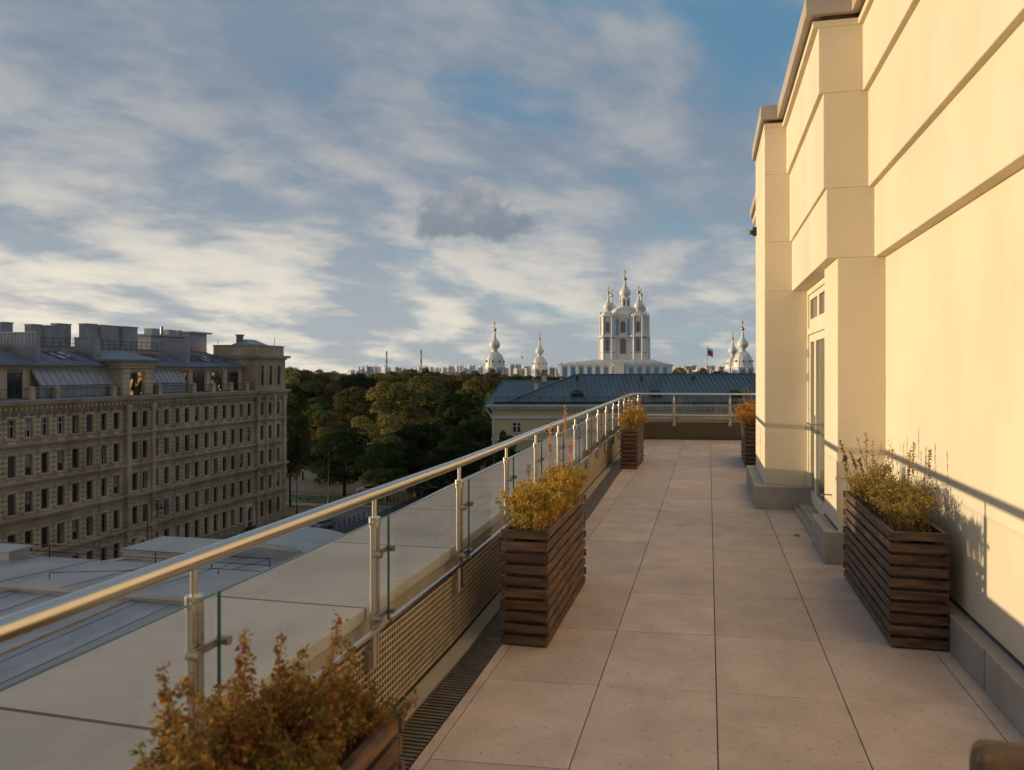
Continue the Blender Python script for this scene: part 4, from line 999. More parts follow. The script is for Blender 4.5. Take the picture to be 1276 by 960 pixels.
m = MB(); m.box(-72.3, -70.3, 132.2, 132.8, GZ + .42, GZ + .55); m.build('seat', teal, be); m = MB(); m.box(-72.3, -70.3, 132.82, 132.9, GZ + .55, GZ + 1.0); m.build('backrest', teal, be)
for xx in (-72.2, -70.5): m = MB(); m.box(xx, xx + .1, 132.25, 132.75, GZ + .08, GZ + .42); m.build('leg', M['iron'], be)
sg = thing('road_sign', 'small blue and white sign on a post at the park path', 'sign', (-68.5, 148.7, GZ))
m = MB(); m.tube((-68.5, 148.7, GZ), (-68.5, 148.7, GZ + 3.0), .04, n=6); m.build('post', M['iron'], sg)
m = MB(); m.box(-68.85, -68.15, 148.62, 148.66, GZ + 1.9, GZ + 3.05); m.build('plate', pmat('sign_blue', (.03, .10, .42), .5, var=.05), sg)
m = MB(); m.box(-68.7, -68.3, 148.6, 148.615, GZ + 1.98, GZ + 2.25); m.build('white_panel', M['winwhite'], sg)

# ------------------------------------------------------------------ yellow building with the green-grey roof
ZB = 100.0
def yb(xm, dm, z):                              # metres to the right of the lens axis / behind the facade plane
    return Vector((xm * CS - (ZB + dm) * SN, xm * SN + (ZB + dm) * CS, z))
yl = thing('yellow_building', 'yellow rendered building with long green grey metal roof beyond the terrace', 'building', tuple(yb(18, 5, GZ)))
RX, FXv = Vector((CS, SN, 0)), Vector((-SN, CS, 0))
def ybox(m, x0, x1, d0, d1, z0, z1):
    m.hexa([yb(x0, d0, z0), yb(x1, d0, z0), yb(x1, d1, z0), yb(x0, d1, z0), yb(x0, d0, z1), yb(x1, d0, z1), yb(x1, d1, z1), yb(x0, d1, z1)])
m = MB(); ybox(m, -2.5, 48, .8, 20, GZ, -3.15); m.build('wall', M['yellow'], yl)
m = MB(); ybox(m, -2.65, 48, .62, 20.1, -4.30, -3.92); m.build('belt_course', M['trim'], yl)
m = MB(); ybox(m, -2.6, 48, .66, 20.1, -7.05, -6.85); m.build('belt_course', M['trim'], yl)
m = MB(); ybox(m, -3.0, 48, .3, 20.5, -2.95, -2.75); ybox(m, -3.3, 48, 0.0, 20.8, -2.747, -2.52); x = -2.6
ybox(m, -2.7, 48, .6, 20.2, -3.2, -2.953)
while x < 48: ybox(m, x, x + .32, .35, .6, -3.16, -2.955); x += .62
m.build('cornice', M['trim'], yl)
m = MB(); ybox(m, -2.2, 48, .15, .9, -2.517, -2.18); m.build('mossy_gutter', M['moss'], yl)
def win_y(xc, z0, z1, w=1.1):
    f = MB(); ybox(f, xc - w / 2 - .1, xc + w / 2 + .1, .70, .79, z0 - .12, z0); ybox(f, xc - w / 2, xc - w / 2 + .08, .72, .79, z0, z1); ybox(f, xc + w / 2 - .08, xc + w / 2, .72, .79, z0, z1); ybox(f, xc - w / 2, xc + w / 2, .721, .789, z1 - .08, z1); ybox(f, xc - .06, xc + .06, .722, .788, z0, z1 - .08); ybox(f, xc - w / 2 + .08, xc + w / 2 - .08, .723, .787, z0 + .75, z0 + .82)
    fo = f.build('window', M['trim'], yl); p = MB(); ybox(p, xc - w / 2 + .05, xc + w / 2 - .05, .77, .795, z0 + .02, z1 - .05); p.build('pane', M['pane'], fo)
for xc in (.6, 4.75, 8.1, 11.9, 15.7, 19.5, 23.3, 27.1, 30.9): win_y(xc, -6.02, -4.75)
for xc in (.6, 4.75, 8.1, 11.9): win_y(xc, -10.4, -8.3); win_y(xc, -14.6, -12.5)
m = MB(); m.ca = .5
def slope(m, pts, seams=True, ca=.5, step=.62):
    """pts: eave-left, eave-right, ridge-right, ridge-left in (x, d, z)"""
    m.ca = ca; m.poly([yb(*p) for p in pts])
    (x0, d0, z0), (x1, _, _), (x2, d2, z2), (x3, _, _) = pts
    x = max(x0, x3) + .2 if x3 > x0 else x0 + .2
    x = x0 + .3
    while x < x1:
        # a standing seam from the eave straight up; cut where the hip starts
        f = 1.0
        if x < x3: f = (x - x0) / max(1e-6, (x3 - x0))
        m.ca = .95; m.bar(yb(x, d0, z0 + .03), yb(x + 0.0, d0 + (d2 - d0) * f, z0 + (z2 - z0) * f + .03), .07, .09); x += step  # lighter tone puts sunlight into the seam colour
slope(m, [(-3.3, .1, -2.5), (30, .1, -2.5), (30, 9, .42), (-1.1, 9, .42)])
slope(m, [(-1.0, .15, -2.44), (48, .15, -2.44), (48, 9, 1.35), (8.6, 9, 1.15)], ca=.55)
m.ca = .4; m.poly([yb(-3.3, .1, -2.5), yb(-1.1, 9, .42), yb(-3.3, 20.7, -2.5)]); m.poly([yb(-1.1, 9, .42), yb(30, 9, .42), yb(30, 20.7, -2.5), yb(-3.3, 20.7, -2.5)]); m.poly([yb(8.6, 9, 1.15), yb(48, 9, 1.35), yb(48, 20.7, -2.4), yb(2, 20.7, -2.4)])
m.bar(yb(-1.0, .15, -2.40), yb(8.6, 9, 1.19), .18, .14); m.bar(yb(8.6, 9, 1.19), yb(48, 9, 1.39), .2, .14); m.bar(yb(-1.1, 9, .45), yb(8.0, 9, .45), .2, .14); m.bar(yb(-3.3, .1, -2.46), yb(-1.1, 9, .46), .16, .12)
m.build('roof', M['greenroof'], yl)
def roofz(dm): return -2.44 + (dm - .15) / 8.85 * 3.65
for (xc, dm, w, h0, h1, top) in ((4.35, 8.6, .62, 0, 1.35, True), (3.15, 5.4, .5, 0, 1.4, False)):
    m = MB(); zb = -2.5 + (dm - .1) / 8.9 * 2.92
    ybox(m, xc - w / 2, xc + w / 2, dm - .3, dm + .3, zb - .1, zb + h1 * .55); m.cur = 1; ybox(m, xc - w / 2 - .03, xc + w / 2 + .03, dm - .33, dm + .33, zb + h1 * .55 + .003, zb + h1); m.cur = 2; ybox(m, xc - w / 2 - .1, xc + w / 2 + .1, dm - .4, dm + .4, zb + h1 + .003, zb + h1 + .12)
    m.build('chimney', [M['trim'], M['brick'], M['iron']], yl)
for xc in (8.35, 18.4, 28.6):                     # dark hooded roof dormers
    m = MB(); dm = 2.9; zb = roofz(dm - .8)
    ybox(m, xc - .55, xc + .55, dm - .8, dm + .6, zb - .3, zb + .35); q = [yb(xc - .85, dm - 1.0, zb + .35), yb(xc + .85, dm - 1.0, zb + .35), yb(xc + .7, dm + 1.0, zb + .6), yb(xc - .7, dm + 1.0, zb + .6), yb(xc - .3, dm - .4, zb + .85), yb(xc + .3, dm - .4, zb + .85), yb(xc + .3, dm + .9, zb + .85), yb(xc - .3, dm + .9, zb + .85)]
    m.hexa(q); m.build('dormer', M['moss'], yl)
for xc in (8.7, 17.3, 24.2):
    m = MB(); dm = 7.2; z = roofz(dm); ybox(m, xc - .12, xc + .12, dm - .12, dm + .12, z, z + .3); m.faces([yb(xc - .24, dm - .24, z + .3), yb(xc + .24, dm - .24, z + .3), yb(xc + .24, dm + .24, z + .3), yb(xc - .24, dm + .24, z + .3), yb(xc, dm, z + .62)], [(3, 2, 1, 0), (0, 1, 4), (1, 2, 4), (2, 3, 4), (3, 0, 4)]); m.build('roof_vent', M['iron'], yl)
m = MB(); x = -2.1
while x < 47: m.bar(yb(x, .8, -2.3), yb(x, .8, -1.55), .06, .06); x += 1.42
m.bar(yb(-2.1, .8, -1.57), yb(47, .8, -1.57), .05, .05); m.bar(yb(-2.1, .8, -1.85), yb(47, .8, -1.85), .03, .03)
m.build('snow_guard', M['iron'], yl)
m = MB(); m.path([yb(-3.2, .3, -2.7), yb(-3.1, .5, -3.3), yb(-2.35, .7, -4.4), yb(-2.35, .7, -14)], .09, 6); m.build('downpipe', M['trim'], yl)
m = MB(); m.path([yb(21.5, .35, -2.6), yb(21.5, .6, -3.1), yb(21.5, .7, -9)], .09, 6); m.build('downpipe', M['trim'], yl)

# ------------------------------------------------------------------ white cathedral and its corner churches
def onion(r, h0, ball=True):
    """profile from the neck up; r is the widest radius"""
    return [(r * .55, 0), (r * .50, r * .12), (r * .62, r * .22), (r * .90, r * .52), (r * 1.0, r * .85), (r * .95, r * 1.15), (r * .78, r * 1.45), (r * .50, r * 1.8), (r * .30, r * 2.15), (r * .20, r * 2.6), (r * .16, r * 3.1), (r * .15, r * 3.5)]
def cross(m, c_, h):
    x, y, z = c_; t = h * .05
    m.box(x - t, x + t, y - t, y + t, z, z + h); m.box(x - h * .22, x + h * .22, y - t * .9, y + t * .9, z + h * .62, z + h * .70); m.box(x - h * .13, x + h * .13, y - t * .8, y + t * .8, z + h * .80, z + h * .86)
def ball(m, c_, r): m.lathe([(.05 * r, -r)] + [(r * math.cos(w), r * math.sin(w)) for w in [R(-60), R(-30), 0, R(30), R(60)]] + [(.05 * r, r)], 14, c_)
cc = at(778.8, 463, 597); CXx, CYy = cc.x, cc.y
pz = lambda py, zc=597.: EYE + (463 - py) / 1000 * zc
ca_ = thing('cathedral', 'tall white and blue baroque cathedral with five onion domes on the skyline', 'cathedral', (CXx, CYy, GZ))
HB = 17.0                                         # half-size of the tower block
def arch_pts(w, h, n=8): return [(-w / 2, 0), (w / 2, 0), (w / 2, h - w / 2)] + [(w / 2 * math.cos(math.pi * i / n), h - w / 2 + w / 2 * math.sin(math.pi * i / n)) for i in range(1, n)] + [(-w / 2, h - w / 2)]
def arch(m, c_, t, nrm, w, h, proud=.25):
    c_ = Vector(c_); t = Vector(t); nrm = Vector(nrm); P_ = [c_ + t * a + Vector((0, 0, b)) for a, b in arch_pts(w, h)]; n = len(P_)
    m.faces([p for p in P_] + [p + nrm * proud for p in P_], [tuple(range(n, 2 * n))] + [(i, (i + 1) % n, n + (i + 1) % n, n + i) for i in range(n)])
zb0, zb1, zb2, zb3 = pz(449), pz(440), pz(421), pz(396)
body = MB(); wins = MB(); blue = MB(); dark = MB(); pale = MB()
# central drum body between the towers
body.prism([(CXx - HB + 4, CYy - HB + 3), (CXx + HB - 4, CYy - HB + 3), (CXx + HB - 4, CYy + HB - 3), (CXx - HB + 4, CYy + HB - 3)], zb0 - 6, zb3 - 1.0)
TW = 5.7
tcs = [(CXx + sx * (HB - 6.0), CYy + sy * (HB - 6.0)) for sx in (-1, 1) for sy in (-1, 1)]
for tx, ty in tcs:
    def octo(r, cham=.42): k = r * (1 - cham); return [(tx - k, ty - r), (tx + k, ty - r), (tx + r, ty - k), (tx + r, ty + k), (tx + k, ty + r), (tx - k, ty + r), (tx - r, ty + k), (tx - r, ty - k)]
    body.prism(octo(TW), zb0 - 6, zb2); body.prism(octo(TW + .9), zb2, zb2 + .9); body.prism(octo(TW - .5), zb2 + .9, zb3); body.prism(octo(TW + .5), zb3, zb3 + .8); body.prism(octo(TW - .8), zb3 + .8, zb3 + 2.2)
    blue.prism(octo(TW + .12), zb2 - 1.5, zb2 - .2)
    dark.prism(octo(TW + .2), zb1 - .3, zb1 + .2)
    for (nx, ny) in ((0, -1), (-1, 0), (1, 0), (0, 1)):
        t = (-ny, nx, 0); nn = (nx, ny, 0)
        arch(wins, (tx + nx * TW, ty + ny * TW, zb1 + .8), t, nn, 2.5, 9.2); arch(wins, (tx + nx * (TW - .5), ty + ny * (TW - .5), zb2 + 3.4), t, nn, 2.4, 7.6)
        for s_ in (-1, 1):
            q = Vector((tx, ty, 0)) + Vector(nn) * (TW + .45) + Vector(t) * (s_ * 3.0)
            body.lathe([(.62, zb0), (.62, zb1), (.5, zb1 + .3), (.45, zb2 - .4), (.65, zb2)], 8, (q.x, q.y, 0)); body.lathe([(.5, zb2 + .9), (.42, zb3 - .3), (.6, zb3)], 8, (q.x - nx * .5, q.y - ny * .5, 0))
        for s_ in (-1, 1):  # pale blue strips that colour in the relief shade beside the columns
            q = Vector((tx, ty, 0)) + Vector(nn) * (TW + .04) + Vector(t) * (s_ * 2.05)
            pale.obox((q.x, q.y, (zb1 + zb2) / 2 - .6), t, nn, (0, 0, 1), .55, .06, (zb2 - zb1) / 2 - 1.3)
            q = q - Vector(nn) * .5; pale.obox((q.x, q.y, (zb2 + zb3) / 2 + .4), t, nn, (0, 0, 1), .5, .06, (zb3 - zb2) / 2 - 1.4)
        # curved little gable over each face
        arch(body, (tx + nx * (TW - .6), ty + ny * (TW - .6), zb3 + .8), t, nn, 4.2, 3.0, .9)
body.prism([(CXx - HB + 3, CYy - HB + 2), (CXx + HB - 3, CYy - HB + 2), (CXx + HB - 3, CYy + HB - 2), (CXx - HB + 3, CYy + HB - 2)], zb2, zb2 + .9)
for (nx, ny) in ((0, -1), (-1, 0)):
    t = Vector((-ny, nx, 0)); nn = Vector((nx, ny, 0)); k = HB - 3
    base = Vector((CXx, CYy, 0)) + nn * (k if ny else HB - 4)
    arch(wins, base + Vector((0, 0, zb1 - 1.0)), t, nn, 4.2, 11.5); arch(wins, base + Vector((0, 0, zb2 + 3.0)), t, nn, 3.6, 8.6)
    arch(body, base + Vector((0, 0, zb3 - 1.2)) - nn * 1.0, t, nn, 9.0, 5.4, 1.6)
    for s_ in (-1, 1):
        for off_, col_ in ((3.7, body), (5.6, body)):
            q = base + nn * .5 + t * (s_ * off_); col_.lathe([(.7, zb0), (.55, zb1), (.5, zb2 - .5), (.7, zb2)], 8, (q.x, q.y, 0))
        q = base + nn * .15 + t * (s_ * 4.6); blue.obox((q.x, q.y, (zb2 + zb3) / 2 - .5), t, nn, (0, 0, 1), 1.5, .12, 6.0); blue.obox((q.x, q.y, zb2 - 1.8), t, nn, (0, 0, 1), 1.9, .13, 1.6)
body.build('tower_block', M['cath'], ca_); islands(wins, 'arched_window', M['cath_dark'], ca_); islands(blue, 'blue_panel', M['cath_blue'], ca_); islands(pale, 'relief_shade_strip', M['cath_shade'], ca_); islands(dark, 'dark_ledge', M['zinc_dark'], ca_)
# main dome, lantern, top onion
m = MB(); zd = pz(405); rd = 13.4
m.lathe([(rd, zd - 4), (rd, zd)] + [(rd * math.cos(w) ** .72, zd + 13.6 * math.sin(w)) for w in [R(a) for a in (8, 18, 30, 42, 54, 66)]] + [(4.3, zd + 13.4)], 32, (CXx, CYy, 0)); m.build('main_dome', M['dome'], ca_, auto=50)
zl0 = pz(383); zl1 = pz(371)
m = MB(); m.lathe([(4.6, zl0 - 1), (4.6, zl0 + .4), (3.3, zl0 + .6), (3.2, zl1 - 1.2), (4.1, zl1 - .9), (4.1, zl1 - .2), (2.6, zl1)], 8, (CXx, CYy, 0), R(22.5))
for k in range(8):
    w = R(45 * k + 22.5); m.lathe([(.45, zl0 + .6), (.4, zl1 - 1)], 6, (CXx + 3.7 * math.cos(w), CYy + 3.7 * math.sin(w), 0))
m.build('lantern', M['cath'], ca_)
m = MB()
for k in range(8): w = R(45 * k); arch(m, (CXx + 3.05 * math.cos(w), CYy + 3.05 * math.sin(w), zl0 + 1.0), (-math.sin(w), math.cos(w), 0), (math.cos(w), math.sin(w), 0), 1.3, 4.4, .12)
islands(m, 'lantern_window', M['cath_dark'], ca_)
m = MB(); m.lathe([(r, z + zl1 - .3) for r, z in onion(4.2, 0)][:-1], 20, (CXx, CYy, 0)); m.build('onion_dome', M['dome'], ca_, auto=60)
m = MB(); zt = zl1 + 4.2 * 3.1; ball(m, (CXx, CYy, zt + 1.0), 1.55); m.lathe([(1.0, zt - 4.0), (1.2, zt - 3.6), (.9, zt - 3.2)], 10, (CXx, CYy, 0)); cross(m, (CXx, CYy, zt + 2.4), 5.2); m.build('gilded_cross', M['gold'], ca_, auto=50)
for tx, ty in tcs:
    z0 = zb3 + 2.1; m = MB(); m.lathe([(2.9, z0 - .4), (2.9, z0 + .6), (2.0, z0 + 1.6)] + [(r, z + z0 + 1.8) for r, z in onion(3.7, 0)], 18, (tx, ty, 0)); m.build('onion_dome', M['dome'], ca_, auto=60)
    m = MB(); zt = z0 + 1.8 + 3.7 * 3.5; ball(m, (tx, ty, zt + .8), 1.25); cross(m, (tx, ty, zt + 1.9), 3.6); m.build('gilded_cross', M['gold'], ca_, auto=50)
# long lower body of the church with roof, pilasters, pediment
lb0 = pz(456); m = MB(); bb = MB(); bw = MB()
y0 = CYy - 30; xa, xb = CXx - 44, CXx + 33
m.box(xa, xb, y0, CYy + 40, GZ, lb0); m.box(xa - .8, xb + .8, y0 - .8, CYy + 41, lb0 + .003, lb0 + 1.0)
k = xa + 1
while k < xb - 1: m.box(k, k + 1.3, y0 - .5, y0 - .01, GZ + 3, lb0); bb.box(k + 1.7, k + 4.6, y0 - .12, y0 - .011, GZ + 4, lb0 - 1.2); arch(bw, (k + 3.15, y0 - .13, GZ + 8), (1, 0, 0), (0, -1, 0), 1.7, 5.0, .1); m.box(k - .2, k + 1.5, y0 - .85, y0 + .6, lb0 + 1.003, lb0 + 2.3); k += 5.9
k = y0 + 2
while k < CYy + 38: m.box(xa - .5, xa - .01, k, k + 1.3, GZ + 3, lb0); bb.box(xa - .12, xa - .011, k + 1.7, k + 4.6, GZ + 4, lb0 - 1.2); k += 5.9
m.box(CXx - 4.6, CXx + 2.6, y0 - 3.5, y0 - .9, GZ, lb0 + 1.6); m.faces([(CXx - 5, y0 - 3.8, lb0 + 1.6), (CXx + 3, y0 - 3.8, lb0 + 1.6), (CXx - 1, y0 - 3.8, lb0 + 4.4), (CXx - 5, y0 + 2, lb0 + 1.6), (CXx + 3, y0 + 2, lb0 + 1.6), (CXx - 1, y0 + 2, lb0 + 4.4)], [(0, 1, 2), (0, 2, 5, 3), (1, 4, 5, 2)])
m.build('church_body', M['cath'], ca_); islands(bb, 'blue_panel', M['cath_blue'], ca_); islands(bw, 'arched_window', M['cath_dark'], ca_)
m = MB(); zr = pz(449.5)
m.hexa([(xa, y0, lb0 + 1.0), (xb, y0, lb0 + 1.0), (xb, CYy + 40, lb0 + 1.0), (xa, CYy + 40, lb0 + 1.0), (CXx - HB - 3, CYy - HB, zr + .6), (CXx + HB + 3, CYy - HB, zr + .6), (CXx + HB + 3, CYy + HB, zr + .6), (CXx - HB - 3, CYy + HB, zr + .6)]); m.build('church_roof', M['cath_roof'], ca_)

def corner_church(px, zc, label, rd=6.3):
    p = at(px, 463, zc); x, y = p.x, p.y; s = 1.0
    o = thing('corner_church', label, 'church', (x, y, GZ), 'domed corner churches round the cathedral')
    zw = EYE + 2.5; zc0 = pz(458, 517.)
    m = MB(); r8 = rd * 1.06
    m.lathe([(r8, GZ), (r8, zw - 6)], 8, (x, y, 0), R(22.5)); m.lathe([(r8 * 1.02, zw - 6), (r8, zc0 - .7), (r8 * 1.10, zc0 - .4), (r8 * 1.12, zc0), (r8, zc0 + .1)], 8, (x, y, 0), R(22.5))
    for k in range(8):
        w = R(45 * k + 22.5); m.lathe([(.6, GZ + 3), (.5, zc0 - .7)], 6, (x + r8 * 1.02 * math.cos(w), y + r8 * 1.02 * math.sin(w), 0))
    m.build('drum', M['cath'], o)
    m = MB(); b2 = MB()
    for k in range(8):
        w = R(45 * k); ap = r8 * math.cos(R(22.5)); nn = (math.cos(w), math.sin(w), 0); t = (-math.sin(w), math.cos(w), 0)
        arch(m, (x + nn[0] * (ap + .12), y + nn[1] * (ap + .12), zc0 - 7.0), t, nn, 1.5, 4.6, .12); b2.obox((x + nn[0] * ap, y + nn[1] * ap, zc0 - 4.6), t, nn, (0, 0, 1), 1.7, .1, 3.3)
    islands(m, 'drum_window', M['cath_dark'], o); islands(b2, 'blue_panel', M['cath_blue'], o)
    m = MB(); m.lathe([(rd, zc0)] + [(rd * math.cos(a) ** .8, zc0 + 10.0 * math.sin(a)) for a in [R(q) for q in (12, 24, 36, 48, 60, 70, 78)]] + [(1.5, zc0 + 10.4)], 24, (x, y, 0))
    for k in range(8):
        w = R(45 * k + 22.5)
        pts = [(x + (rd * math.cos(R(q)) ** .8 + .05) * math.cos(w), y + (rd * math.cos(R(q)) ** .8 + .05) * math.sin(w), zc0 + 10 * math.sin(R(q))) for q in (2, 14, 26, 38, 50, 62, 74)]
        m.path(pts, .22, 5)
    m.build('dome', M['dome'], o, auto=50)
    m = MB()
    for k in range(8):
        m = MB(); w = R(45 * k); q = 22; rr_ = rd * math.cos(R(q)) ** .8; m.lathe([(.75, -.5), (.75, .3), (.1, .9)], 8, (x + rr_ * math.cos(w), y + rr_ * math.sin(w), zc0 + 10 * math.sin(R(q)))); m.build('dormer', M['cath_dark'], o)
    zn = zc0 + 10.2; m = MB(); m.lathe([(1.9, zn - .3), (2.0, zn + .5), (1.4, zn + 1.0)] + [(r, z + zn + 1.1) for r, z in onion(3.55, 0)], 18, (x, y, 0)); m.build('onion_dome', M['dome'], o, auto=60)
    zt = zn + 1.1 + 3.55 * 3.5; m = MB(); ball(m, (x, y, zt + .6), 1.2); cross(m, (x, y, zt + 1.6), 4.2); m.build('gilded_cross', M['gold'], o, auto=50)
corner_church(616.6, 517, 'white domed church at the left, the nearer one above the park trees')
corner_church(672.5, 670, 'smaller looking white domed church between the left church and the cathedral')
corner_church(925.4, 505, 'white domed church at the right, nearest to the cream building')
corner_church(913.0, 660, 'white domed church at the right, half hidden behind its nearer twin')

# ------------------------------------------------------------------ flag
fp = at(881.6, 463, 380); fl = thing('flag_pole', 'tall thin pole flying a white, blue and red flag', 'flagpole', (fp.x, fp.y, GZ))
m = MB(); m.tube((fp.x, fp.y, GZ), (fp.x, fp.y, EYE + 11.9), .16, .08, 8); m.lathe([(.05, 0), (.2, .15), (.05, .35)], 8, (fp.x, fp.y, EYE + 11.9)); m.build('pole', M['zinc_dark'], fl)
fcol = [pmat('flag_white', (.85, .85, .85), .8), pmat('flag_blue', (.06, .13, .42), .8), pmat('flag_red', (.75, .06, .04), .8)]
m = MB(); N = 8; zf = EYE + 11.2
def fpt(i, j):                                   # i along the fly, j down the hoist
    a = i / N * 2.9; sag = .16 * a * a * .55; return (fp.x + CS * a * .85 + .10, fp.y + SN * a * .85 + .25 * math.sin(a * 2.6), zf - j * 1.25 - sag - .05 * a)
for j in range(3):
    m.cur = j
    for i in range(N):
        q = [fpt(i, j), fpt(i + 1, j), fpt(i + 1, j + 1), fpt(i, j + 1)]; m.poly(q)
fo = m.build('flag', fcol, fl, smooth=True); sd = fo.modifiers.new('thick', 'SOLIDIFY'); sd.thickness = .03

# ------------------------------------------------------------------ bird
bp = at(651, 446, 120); m = MB()
m.lathe([(.01, -.22), (.05, -.16), (.09, -.05), (.09, .06), (.05, .16), (.05, .20), (.01, .27)], 8, (0, 0, 0)); m.v = [(a, c_, b) for a, b, c_ in m.v]
for s_ in (-1, 1): m.faces([(s_ * .05, .08, .02), (s_ * .05, -.08, .02), (s_ * .26, -.04, .18), (s_ * .48, -.10, .26), (s_ * .28, .10, .17)], [(0, 1, 2, 4), (4, 2, 3)])
b = m.build('bird', M['black']); b.location = bp; b.rotation_euler = (0, R(20), R(50)); tag(b, 'tiny dark bird in flight between the two left churches', 'bird')

# ------------------------------------------------------------------ far city on the horizon
flat = [pmat('far_block_cream', (.78, .70, .60), .85, var=.08, scale=.02), pmat('far_block_grey', (.48, .46, .46), .85, var=.1, scale=.02), pmat('far_block_rose', (.70, .57, .49), .85, var=.08, scale=.02), pmat('far_block_white', (.84, .80, .73), .85, var=.06, scale=.02)]
farwin = pmat('far_windows', (.34, .31, .30), .6, var=.2)
def block(px0, px1, py, zc, mi, lab, steps=1):
    a = at(px0, 463, zc); b = at(px1, 463, zc); wv = (b - a).length; cxy = (a + b) / 2; zt = EYE + (463 - py) / 1000 * zc
    o = thing('apartment_block', lab, 'apartment block', (cxy.x, cxy.y, GZ), 'apartment blocks on the horizon')
    dp = min(30, wv * .6 + 8); m = MB()
    cuts = [i / steps for i in range(steps + 1)]
    for i in range(steps):
        f0, f1 = cuts[i], cuts[i + 1]; hz = zt - (rng.uniform(0, .25) * (zt - EYE) if i % 2 else 0); dd = rng.uniform(-3, 3)
        p = a.lerp(b, f0); q = a.lerp(b, f1)
        def T(pt, dz_, z): return (pt.x - SN * dz_, pt.y + CS * dz_, z)
        w_ = (q - p).length; fr = p.lerp(q, .68); ff = dd - w_ * .62
        poly = [T(p, dd, 0)[:2], T(fr, ff, 0)[:2], T(q, dd, 0)[:2], T(q, dp, 0)[:2], T(p, dp, 0)[:2]]
        m.cur = 0; m.prism(poly, GZ, hz)
        A, B_ = Vector((*poly[0], 0)), Vector((*poly[1], 0)); nv = Vector(((B_ - A).y, -(B_ - A).x, 0)).normalized() * .2
        m.cur = 1; nb = max(2, int((B_ - A).length / 6))
        for k in range(nb):
            u0 = A.lerp(B_, (k + .3) / nb) + nv; u1 = A.lerp(B_, (k + .7) / nb) + nv
            zz = GZ + 4
            while zz < hz - 3: m.poly([(u0.x, u0.y, zz), (u1.x, u1.y, zz), (u1.x, u1.y, zz + 1.5), (u0.x, u0.y, zz + 1.5)]); zz += 3.0
        m.cur = 0
        if rng.random() < .6: r0 = p.lerp(q, .3); r1 = p.lerp(q, .6); m.hexa([T(r0, 4, hz), T(r1, 4, hz), T(r1, 8, hz), T(r0, 8, hz), T(r0, 4, hz + 3), T(r1, 4, hz + 3), T(r1, 8, hz + 3), T(r0, 8, hz + 3)])
    m.build('wall', [flat[mi], farwin], o)
spec = [(433, 441, 461, 2600, 2, 1), (454.5, 464, 457, 1900, 1, 2), (466, 473, 456.8, 1900, 3, 2), (477, 486, 457, 1950, 3, 2), (490, 499, 457.5, 1700, 1, 2), (501, 512, 460, 1700, 1, 2), (520, 527, 457.3, 2000, 3, 2),
        (528, 534, 456.3, 2200, 0, 2), (534.5, 540, 457, 2400, 3, 2), (541, 549, 459, 2500, 2, 2), (550, 557, 457.5, 2600, 0, 2), (558.5, 566, 456.5, 2200, 2, 2), (567, 577, 455.5, 2100, 3, 3), (578, 582, 459, 2600, 1, 1), (583, 592, 455.2, 2000, 3, 3), (593, 597, 459, 2500, 1, 1), (597, 603, 455.8, 2200, 3, 2),
        (628, 634, 458, 1900, 0, 2), (634.5, 641, 453.8, 1800, 2, 3), (642, 650, 454, 1800, 3, 4), (650.5, 661, 456, 1900, 3, 3), (661.5, 668, 461, 1600, 1, 2), (682, 694, 458, 1500, 1, 3), (640, 664, 459.5, 1400, 0, 4),
        (838, 850, 457.5, 2300, 2, 3), (851, 860, 456.3, 2500, 1, 3), (861, 868, 455.5, 2500, 2, 3), (869, 880, 458, 2600, 1, 3), (881, 893, 456.2, 2500, 2, 4), (893.5, 903, 457, 2400, 1, 3), (845, 858, 461, 1300, 2, 3), (868, 890, 461.8, 900, 0, 5), (442, 455, 463, 1500, 1, 4), (505, 521, 462.5, 1300, 1, 5), (524, 548, 462.8, 1100, 1, 6), (549, 575, 463.2, 1000, 2, 8)]
nm = ['cream', 'grey', 'rose', 'white']
for s_ in spec: block(s_[0], s_[1], s_[2], s_[3], s_[4], '%s apartment block in the far skyline' % nm[s_[4]], s_[5])
for i in range(46):                              # the low hazy rest of the skyline, house by house
    px = rng.uniform(425, 700) if i < 30 else rng.uniform(832, 935); wv = rng.uniform(4, 11); mi = rng.randrange(4)
    block(px, px + wv, rng.uniform(458.5, 463), rng.uniform(2600, 3800), mi, '%s apartment block in the far skyline' % nm[mi], rng.randint(1, 3))
cw, cr_ = pmat('stack_white', (.50, .46, .44), .8), pmat('stack_red', (.32, .09, .06), .8)
for px, py, zc, lab in ((481.7, 438, 2300, 'tall striped factory chimney, left of the two on the skyline'), (524.7, 436.5, 2150, 'tall striped factory chimney, right of the two on the skyline')):
    p = at(px, 463, zc); zt = EYE + (463 - py) / 1000 * zc; o = thing('factory_chimney', lab, 'factory chimney', (p.x, p.y, GZ), 'striped factory chimneys')
    m = MB(); n = 7
    for i in range(n): m.cur = i % 2; z0 = GZ + (zt - GZ) * i / n; z1 = GZ + (zt - GZ) * (i + 1) / n; m.lathe([(3.0 - 1.0 * i / n, z0), (3.0 - 1.0 * (i + 1) / n, z1)], 14, (p.x, p.y, 0))
    m.build('shaft', [cr_, cw] if n % 2 else [cw, cr_], o)
for px, py, zc in ((448, 457, 1800), (452.8, 457, 1800)):
    p = at(px, 463, zc); zt = EYE + (463 - py) / 1000 * zc; m = MB(); m.lathe([(1.7, GZ), (1.3, zt)], 12, (p.x, p.y, 0)); tag(m.build('factory_chimney', M['zinc_dark'], auto=50), 'short dark factory chimney, one of a pair left of the striped ones', 'factory chimney', 'short dark chimneys')

